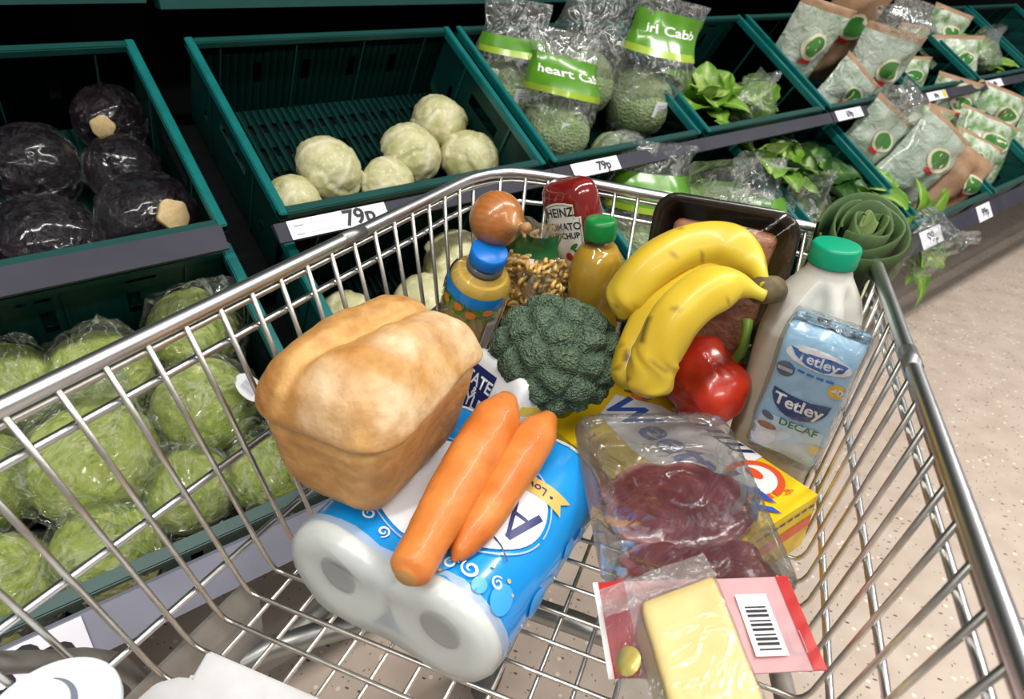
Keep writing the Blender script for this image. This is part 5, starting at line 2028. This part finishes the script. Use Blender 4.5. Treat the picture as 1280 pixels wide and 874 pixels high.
mesh('green_cap', V, F, mat('teal_green_cap', (0.0, 0.30, 0.155), 0.4), t)

# cereal box
e1 = Vector((0.829, -0.559, 0))
e2 = Vector((0.559, 0.829, 0))
cc = Vector((0.107, 0.549, 0)) - e1 * 0.125 - e2 * 0.075
t = thing('cereal_box', 'yellow cereal box with blue lettering lying under the clear steak tray', 'cereal box', yaw((cc.x, cc.y, -0.4975), -34))
V, F = rbox(0.25, 0.15, 0.068, 0.0015, 4)
cy = mat('yellow_card', (0.86, 0.60, 0.008), 0.4, var=((0.80, 0.53, 0.006), 6))
box = mesh('carton', [v + Vector((0, 0, 0.034)) for v in V], F, cy, t, False)
mp0 = lambda a, b: Vector((a, b, 0.0685))
mp1 = lambda a, b: Vector((a, b, 0.0690))
mp2_ = lambda a, b: Vector((a, b, 0.0695))
decal('orange_flash', stroke([(-0.125, 0.052), (-0.05, 0.035), (0.02, -0.005), (0.06, -0.073)], 0.012), mp0, mat('orange_card_print', (0.80, 0.20, 0.02), 0.4), box)
wp = decal('white_panel', poly_geo([(-0.105, 0.024), (-0.06, 0.052), (0.03, 0.060), (0.084, 0.046), (0.094, 0.012), (0.06, -0.020), (-0.02, -0.030), (-0.085, -0.018)]), mp1, M['white'], box)
decal('box_lettering', place2(text_geo('Weetabix', 0.039, 0.0014, 0.25), 0.006, 0.012), mp2_, mat('blue_card_print', (0.03, 0.09, 0.42), 0.4), wp)
rg = decal('red_ring', stroke(ell(0.078, 0.038, 0.024, 0.028, 40), 0.007), mp2_, mat('red_orange_print', (0.75, 0.09, 0.02), 0.4), box)
decal('ring_centre', poly_geo(ell(0.078, 0.038, 0.021, 0.025, 30)), lambda a, b: Vector((a, b, 0.0692)), M['white'], box)
decal('ring_centre', poly_geo(ell(0.072, 0.046, 0.010, 0.006, 16)), lambda a, b: Vector((a, b, 0.0697)), mat('red_orange_print'), box)
decal('navy_tip', poly_geo([(0.074, 0.022), (0.094, 0.030), (0.112, 0.028), (0.092, 0.018)]), lambda a, b: Vector((a, b, 0.0700)), mat('blue_card_print'), box)
decal('box_lettering', place2(text_geo('24', 0.012, 0.0002), 0.102, 0.052, 0.0), mp1, mat('orange_card_print'), box)
decal('navy_stripes', poly_geo(*[[(-0.030 + 0.013 * k, 0.058), (-0.024 + 0.013 * k, 0.058), (-0.012 + 0.013 * k, 0.073), (-0.018 + 0.013 * k, 0.073)] for k in range(6)]), mp2_, navy, box)
decal('white_stripes', poly_geo(rect(-0.05, 0.057, 0.06, 0.0745)), mp1, M['white'], box)
ep = lambda a, b: Vector((0.1256, a, b))
decal('end_stripe', poly_geo(rect(-0.072, 0.030, 0.072, 0.044)), ep, mat('red_orange_print'), box)
decal('end_print', poly_geo(*[rect(-0.07 + 0.011 * k, 0.056, -0.062 + 0.011 * k, 0.059) for k in range(13)]), ep, navy, box)

# tea pack
tb = at(973, 570, -0.424)
tt = at(1033, 419, -0.276)
up_ = (tt - tb).normalized()
t = thing('tea_pack', 'light blue wrapped pack of decaf tea bags leaning in front of the milk', 'tea', frame(tb, up_, (1, -0.26, 0.0)))
TH_, TW, TD = (tt - tb).length, 0.067, 0.040
V, F = rbox(TW, TD, TH_, 0.005, 16, lambda p: p + Vector((0, TD / 2, TH_ / 2)) + Vector((0, (0.006 if p.y < 0 else -0.006) * -1 * (1 - (2 * p.x / TW) ** 2) * 0.3 * (1 - (2 * p.z / TH_) ** 4), 0)) + Vector((1, 1, 0)) * 0.0022 * nz(p, 38, 3)
            + Vector((0, 0.010 * sm(0.72, 1.0, 2 * p.z / TH_) * (1 if p.y < 0 else -1), 0)))
tbl = mat('light_blue_wrap', (0.30, 0.56, 0.78), 0.22, var=((0.38, 0.62, 0.82), 16), bump=(26, 0.35, 0.004), coat=0.7)
body = mesh('foil_pack', V, F, tbl, t)


TBV = bvh_of(body)


def tmap(a, b, off=0.0012):
    return ray_y(TBV, a, b, off)


def tmap_old(a, b, off=0.0012):
    p = Vector((a, -TD / 2, b - TH_ / 2))
    y = 0.0 - 0.0018 * (1 - (2 * a / TW) ** 2) * -1
    y = 0.0018 * (1 - (2 * a / TW) ** 2) * (1 - (2 * p.z / TH_) ** 4)
    n_x = 0.0022 * nz(p, 38, 3)
    return Vector((a + n_x, y + n_x - off + 0.010 * sm(0.72, 1.0, 2 * p.z / TH_) - 0.0006, b))


teal_n = mat('tea_navy_print', (0.010, 0.050, 0.17), 0.3, coat=0.5)
teal_b = mat('tea_blue_print', (0.02, 0.16, 0.50), 0.3, coat=0.5)
lo = decal('lower_print', poly_geo(rect(-TW / 2 + 0.004, 0.004, TW / 2 - 0.003, 0.048)), tmap, mat('tea_pale_print', (0.55, 0.74, 0.85), 0.3, coat=0.6), body, 0.006)
t2 = lambda a, b: tmap(a, b, 0.0017)
t3 = lambda a, b: tmap(a, b, 0.0022)
wv = decal('white_oval', poly_geo(ell(0.002, TH_ - 0.027, 0.029, 0.0105, 30)), tmap, M['white'], body, 0.006)
bn_ = decal('top_banner', poly_geo([(-0.024, TH_ - 0.021), (-0.012, TH_ - 0.0235), (0.012, TH_ - 0.0205), (0.027, TH_ - 0.022), (0.024, TH_ - 0.030), (0.010, TH_ - 0.036), (-0.006, TH_ - 0.035), (-0.018, TH_ - 0.029)]), t2, teal_b, wv, 0.006)
decal('tea_lettering', place2(text_geo('Tetley', 0.0105, 0.0003), 0.002, TH_ - 0.0275), t3, M['white'], bn_, 0.006)
decal('small_print', poly_geo(*[rect(-0.020 + 0.0085 * k, TH_ - 0.044, -0.0135 + 0.0085 * k, TH_ - 0.0415) for k in range(5)]), t2, teal_b, body, 0.006)
sl = decal('grey_seal', poly_geo(ell(-0.022, TH_ - 0.047, 0.0085, 0.0085, 24)), tmap, mat('seal_print', (0.10, 0.13, 0.17), 0.35), body, 0.005)
decal('seal_band', poly_geo(rect(-0.029, TH_ - 0.049, -0.015, TH_ - 0.045)), t2, mat('seal_print_pale', (0.45, 0.5, 0.55), 0.35), sl, 0.005)
yc = decal('count_badge', poly_geo(ell(0.026, TH_ - 0.051, 0.0078, 0.0078, 24)), tmap, mat('amber_print', (0.85, 0.52, 0.06), 0.35), body, 0.005)
decal('tea_lettering', place2(text_geo('40', 0.007, 0.0002), 0.026, TH_ - 0.051), t2, M['white'], yc, 0.005)
sh = [(-0.026, 0.079)] + [(-0.010, 0.0765), (0.010, 0.0765), (0.027, 0.080)] + [(0.027 * cos(a), 0.078 - 0.026 * sin(a)) for a in [pi * k / 12 for k in range(1, 12)]]
sd_ = decal('logo_shield', poly_geo(sh), tmap, teal_n, body, 0.006)
decal('tea_lettering', place2(text_geo('Tetley', 0.0130, 0.0004), 0.0, 0.0680), t2, M['white'], sd_, 0.006)
decal('tea_lettering', place2(text_geo('DECAF', 0.0085, 0.0002), 0.007, 0.0445), t2, mat('tea_green_print', (0.03, 0.22, 0.07), 0.35), body, 0.006)
cp = decal('cup_print', poly_geo(ell(-0.022, 0.022, 0.013, 0.016, 24)), t2, mat('cup_white_print', (0.74, 0.82, 0.88), 0.35), lo, 0.005)
decal('tea_print', poly_geo(ell(-0.020, 0.033, 0.0095, 0.0042, 20)), t3, mat('tea_brown_print', (0.36, 0.17, 0.07), 0.35), cp, 0.005)
decal('dark_oval', poly_geo(ell(-0.0225, 0.0455, 0.0068, 0.0038, 18, rot=-0.4)), t3, mat('seal_print'), body, 0.005)
decal('amber_spot', poly_geo(ell(0.028, 0.027, 0.0055, 0.0062, 18)), t2, mat('amber_print_pale', (0.80, 0.60, 0.25), 0.35), lo, 0.005)
V, F = rbox(TW + 0.005, TD + 0.014, TH_ + 0.003, 0.005, 8, lambda p: p + Vector((0, TD / 2, TH_ / 2)) + Vector((1, 1, 0)) * 0.0025 * nz(p, 45, 6) + Vector((0, 0.010 * sm(0.72, 1.0, 2 * p.z / TH_) * (1 if p.y < 0 else -1), 0)))
mesh('outer_film', V, F, film('tea_outer_film', 0.01, 40, 0.9, 0.15, gloss=0.02), t)

# steak tray
TLc = Vector((-0.134, 0.527, -0.392))
ew = Vector((0.908, 0.418, 0.0)).normalized()
dn = Vector((0.418, -0.908, -0.13))
dn = (dn - ew * dn.dot(ew)).normalized()
nn = ew.cross(-dn).normalized()
KW, KL_ = 0.156, 0.210
o_ = TLc + ew * KW / 2 + dn * KL_ / 2
STK = Matrix(((ew.x, -dn.x, nn.x, o_.x), (ew.y, -dn.y, nn.y, o_.y), (ew.z, -dn.z, nn.z, o_.z + Z0), (0, 0, 0, 1)))
t = thing('steak_tray', 'clear plastic tray of two dark red steaks with a pink label band', 'meat tray', STK)
V, F = tray_geo(KW - 0.016, KL_ - 0.016, 0.028, 0.008, 0.010, 0.0012, 0.020)
mesh('clear_tray', V, F, M['film_smooth'], t, True)


def steak(w, l, h, seed, cx, cy, z0):
    def fn(p):
        a = atan2(p.y, p.x)
        s_ = 1 + 0.24 * nz((cos(a), sin(a), 0), 1.9, seed) + 0.08 * nz((cos(a), sin(a), 0), 4, seed)
        z = math.copysign(abs(p.z) ** 0.55, p.z) * h / 2
        q = Vector((p.x * w / 2 * s_, p.y * l / 2 * s_, z))
        if p.z > 0:
            q.z += 0.0026 * nz(q, 34, seed) + 0.0016 * nz(q, 80, seed + 2)
            rr = sqrt((q.x - 0.012) ** 2 + (q.y - 0.010) ** 2)
            q.z -= 0.0028 * exp(-((rr - 0.021) / 0.0025) ** 2)
        c = mixc((0.105, 0.018, 0.030), (0.215, 0.056, 0.070), 0.5 + 0.9 * nz(q, 28, seed))
        ed = sqrt(p.x * p.x + p.y * p.y)
        fat = sm(0.80, 0.98, ed) * sm(0.15, 0.6, 0.5 + 0.5 * cos(a - 2.9) + 0.35 * nz(q, 40, seed + 1))
        c = mixc(c, (0.55, 0.29, 0.25), fat * 0.9)
        ln = exp(-((nz(q, 22, seed + 6)) / 0.03) ** 2) * 0.35
        c = mixc(c, (0.30, 0.10, 0.10), ln)
        return q + Vector((cx, cy, z0)), c
    V, F, Cc = ico(5, fn)
    return mesh('steak', V, F, mat('raw_steak', rough=0.22, vcol=True, coat=0.6, bump=(90, 0.4, 0.003), bump2=(30, 0.3, 0.006)), t, True, Cc)


steak(0.140, 0.100, 0.022, 2, 0.004, 0.000, -0.014)
steak(0.130, 0.064, 0.018, 6, 0.002, -0.066, -0.014)
V, F = loft([rrect(KW + 0.0, KL_ + 0.0, 0.026, 0.0020), rrect(KW * 0.6, KL_ * 0.6, 0.02, 0.0010)], True)
mesh('lid_film', V, F, film('steak_lid_film', 0.01, 16, 0.4, 0.1, gloss=0.0), t)
pk = mat('pink_label', (0.66, 0.38, 0.40), 0.35, var=((0.60, 0.32, 0.34), 8), coat=0.5)


def band(name, x0, x1, y0, y1, m, z):
    V, F = [], []
    for j in range(5):
        for i in range(7):
            x, y = lerp(x0, x1, i / 6), lerp(y0, y1, j / 4)
            V.append(Vector((x, y + 0.10 * 0 * x, z + 0.002 * nz((x * 30, y * 30, 0), 1.0, 4))))
    V += [v - Vector((0, 0, 0.0012)) for v in V]
    for j in range(4):
        for i in range(6):
            k = j * 7 + i
            F += [[k, k + 1, k + 8, k + 7], [k + 35 + 7, k + 35 + 8, k + 35 + 1, k + 35]]
    return mesh(name, V, F, m, t, True)


BY0, BY1 = -0.160, -0.086
bd = band('label_band', -0.072, 0.060, BY0, BY1, pk, 0.0050)
band('red_band_end', -0.082, -0.062, BY0, BY1, mat('red_label_end', (0.52, 0.018, 0.016), 0.35, coat=0.4), 0.0056)
band('white_band_edge', -0.086, -0.082, BY0, BY1, M['white'], 0.0054)
band('red_band_end', 0.058, 0.068, BY0, BY1, mat('red_label_end'), 0.0056)
lm = lambda a, b: Vector((a, b, 0.0078))
lm2 = lambda a, b: Vector((a, b, 0.0084))
bc_ = decal('barcode_panel', poly_geo(rect(0.020, BY0 + 0.010, 0.044, BY1 - 0.016)), lm, M['white'], bd)
decal('barcode', poly_geo(*[rect(0.024, BY0 + 0.014 + 0.0036 * k, 0.040, BY0 + 0.014 + 0.0036 * k + (0.0021 if k % 3 else 0.0012)) for k in range(10)]), lm2, M['ink'], bc_)
decal('label_outline', join2(stroke([(0.048, BY0 + 0.012), (0.058, BY0 + 0.012), (0.058, BY0 + 0.028), (0.048, BY0 + 0.028), (0.048, BY0 + 0.012)], 0.0006)), lm, M['ink_grey'], bd)

# cheese
ca = at(797, 750, -0.372)
cb = at(893, 717, -0.378)
cd = at(955, 870, -0.386)
dn = (cd - cb).normalized()
ew = Vector((-dn.y, dn.x, 0)).normalized()
CHW = 0.059
ca = cb - ew * CHW
nn = ew.cross(-dn).normalized()
CL, CHH = 0.15, 0.036
o_ = ca + ew * CHW / 2 + dn * CL / 2 - nn * CHH / 2
Mx = Matrix(((ew.x, -dn.x, nn.x, o_.x), (ew.y, -dn.y, nn.y, o_.y), (ew.z, -dn.z, nn.z, o_.z + Z0), (0, 0, 0, 1)))
t = thing('cheese_block', 'pale yellow block of cheese in clear film lying on the pink label', 'cheese', Mx)
V, F = rbox(CHW, CL, CHH, 0.004, 20, lambda p: p * (1 + 0.008 * nz(p, 30, 1)) + Vector((0, 0.30 * (p.x - CHW / 2) * sm(0, CL / 2, p.y), 0.0012 * nz(p, 50, 2))))
mesh('cheese', V, F, mat('pale_cheese', (0.82, 0.66, 0.29), 0.4, var=((0.80, 0.63, 0.265), 14), sss=0.15, coat=0.3, bump=(18, 0.1, 0.003)), t)
V, F = rbox(CHW + 0.003, CL + 0.003, CHH + 0.003, 0.005, 16, lambda p: p + Vector((0.001 * nz(p, 60, 1), 0.30 * (p.x - CHW / 2) * sm(0, CL / 2, p.y), 0.0016 * nz(p, 45, 5))))
mesh('film_wrap', V, F, film('cheese_film', 0.015, 22, 0.5, 0.2, gloss=0.03), t)
V, F = [], []
for j in range(7):
    for i in range(17):
        u, v = i / 16, j / 6
        x = lerp(-0.036, CHW / 2 + 0.006, u)
        x = lerp(-CHW / 2 - 0.026, CHW / 2 + 0.004, u)
        V.append(Vector((x, CL / 2 + 0.001 + 0.30 * (x - CHW / 2) + 0.026 * v, lerp(0.012, 0.004, v) + 0.003 * nz((u * 9, v * 4, 0), 1.0, 3))))
V += [v + Vector((0, 0, 0.0006)) for v in V]
for j in range(6):
    for i in range(16):
        k = j * 17 + i
        F += [[k, k + 1, k + 18, k + 17], [k + 119 + 17, k + 119 + 18, k + 119 + 1, k + 119]]
mesh('crimped_film_end', V, F, film('crimp_film', 0.16, 55, 1.0, 0.2, gloss=0.06), t)
V, F = [], []
for j in range(9):
    for i in range(5):
        u, v = i / 4, j / 8
        V.append(Vector((-CHW / 2 - 0.002 - 0.020 * u, lerp(CL / 2 + 0.004, -CL / 2, v), lerp(0.016, -0.012, u) + 0.003 * nz((u * 4, v * 9, 0), 1.2, 8))))
for j in range(8):
    for i in range(4):
        k = j * 5 + i
        F.append([k, k + 1, k + 6, k + 5])
fl_ = mesh('side_film_fold', V, F, film('crimp_film'), t)
G().add(*lathe([(0.0001, 0), (0.0095, 0), (0.0095, 0.0008), (0.0001, 0.0008)], 24)).make('gold_seal', mat('gold_foil_seal', (0.66, 0.55, 0.16), 0.3, 0.3, var=((0.5, 0.4, 0.1), 90)), t).matrix_local = Matrix.Translation((-CHW / 2 - 0.016, 0.022, 0.006)) @ Matrix.Rotation(-0.7, 4, 'Y')

# leeks behind the milk
lk = at(1092, 268, -0.212)
t = thing('leek_bundle', 'dark green cut leek tops in a clear sleeve, behind the milk bottle', 'leeks', frame(lk + Vector((-0.040, 0.000, -0.24)), (0.165, 0.0, 1), (1, -0.3, 0)))
rd = random.Random(2)
leekm = mat('leek_leaf', rough=0.5, spec=0.2, vcol=True, var=((0.7, 0.78, 0.7), 30), bump=(50, 0.2, 0.003), stretch=(6, 6, 0.4))
for li, (r0, r1, h1, ph, spn, pale) in enumerate(((0.024, 0.038, 0.226, 3.6, 6.0, 0.0), (0.020, 0.029, 0.232, 2.2, 5.9, 0.0), (0.016, 0.021, 0.235, 4.0, 6.0, 0.02), (0.011, 0.014, 0.236, 1.0, 6.1, 0.12), (0.006, 0.0075, 0.237, 3.0, 6.2, 0.7))):
    V, F, Cc = [], [], []
    nk, nj = 26, 10
    for side in (0, 1):
        for j in range(nj + 1):
            v = j / nj
            r = lerp(r0, r1, v ** 2) - side * 0.0022
            for k in range(nk + 1):
                u = k / nk
                a = ph + spn * u
                rr = r * (1 + 0.10 * u)
                z = h1 * v + v * v * rr * sin(a) * 0.65 + 0.004 * v * sin(2 * a + ph)
                V.append(Vector((rr * cos(a) * 1.1, rr * sin(a) * 0.85, z)))
                c = mixc((0.003, 0.014, 0.006), (0.012, 0.032, 0.013), 0.4 + 0.6 * nz((a * 6, v * 2, li), 1.0))
                c = mixc(c, (0.42, 0.50, 0.16), pale)
                Cc.append(c if j < nj else mixc(c, (0.10, 0.17, 0.06), 0.7))
    off = (nj + 1) * (nk + 1)
    for j in range(nj):
        for k in range(nk):
            i0 = j * (nk + 1) + k
            F += [[i0, i0 + 1, i0 + nk + 2, i0 + nk + 1], [off + i0 + nk + 1, off + i0 + nk + 2, off + i0 + 1, off + i0]]
    for k in range(nk):
        i0 = nj * (nk + 1) + k
        F.append([i0, i0 + 1, off + i0 + 1, off + i0])
    mesh('leek_leaf', V, F, leekm, t, True, Cc)
secs = []
for j in range(9):
    v = j / 8
    r = lerp(0.028, 0.046, v)
    secs.append([Vector((r * cos(a) * (1.08 + 0.04 * nz((cos(a), sin(a), v), 3, 5)), r * 0.85 * sin(a) * (1 + 0.05 * nz((cos(a), sin(a), v), 3, 1)), 0.23 * v + 0.012 * v * cos(a * 2 + 1))) for a in [2 * pi * k / 28 for k in range(28)]])
V, F = loft(secs, False)
mesh('clear_sleeve', V, F, film('leek_sleeve', 0.004, 9, 0.5, 0.2, tint=(0.86, 0.90, 0.76), gloss=0.02, fres=0.2), t)
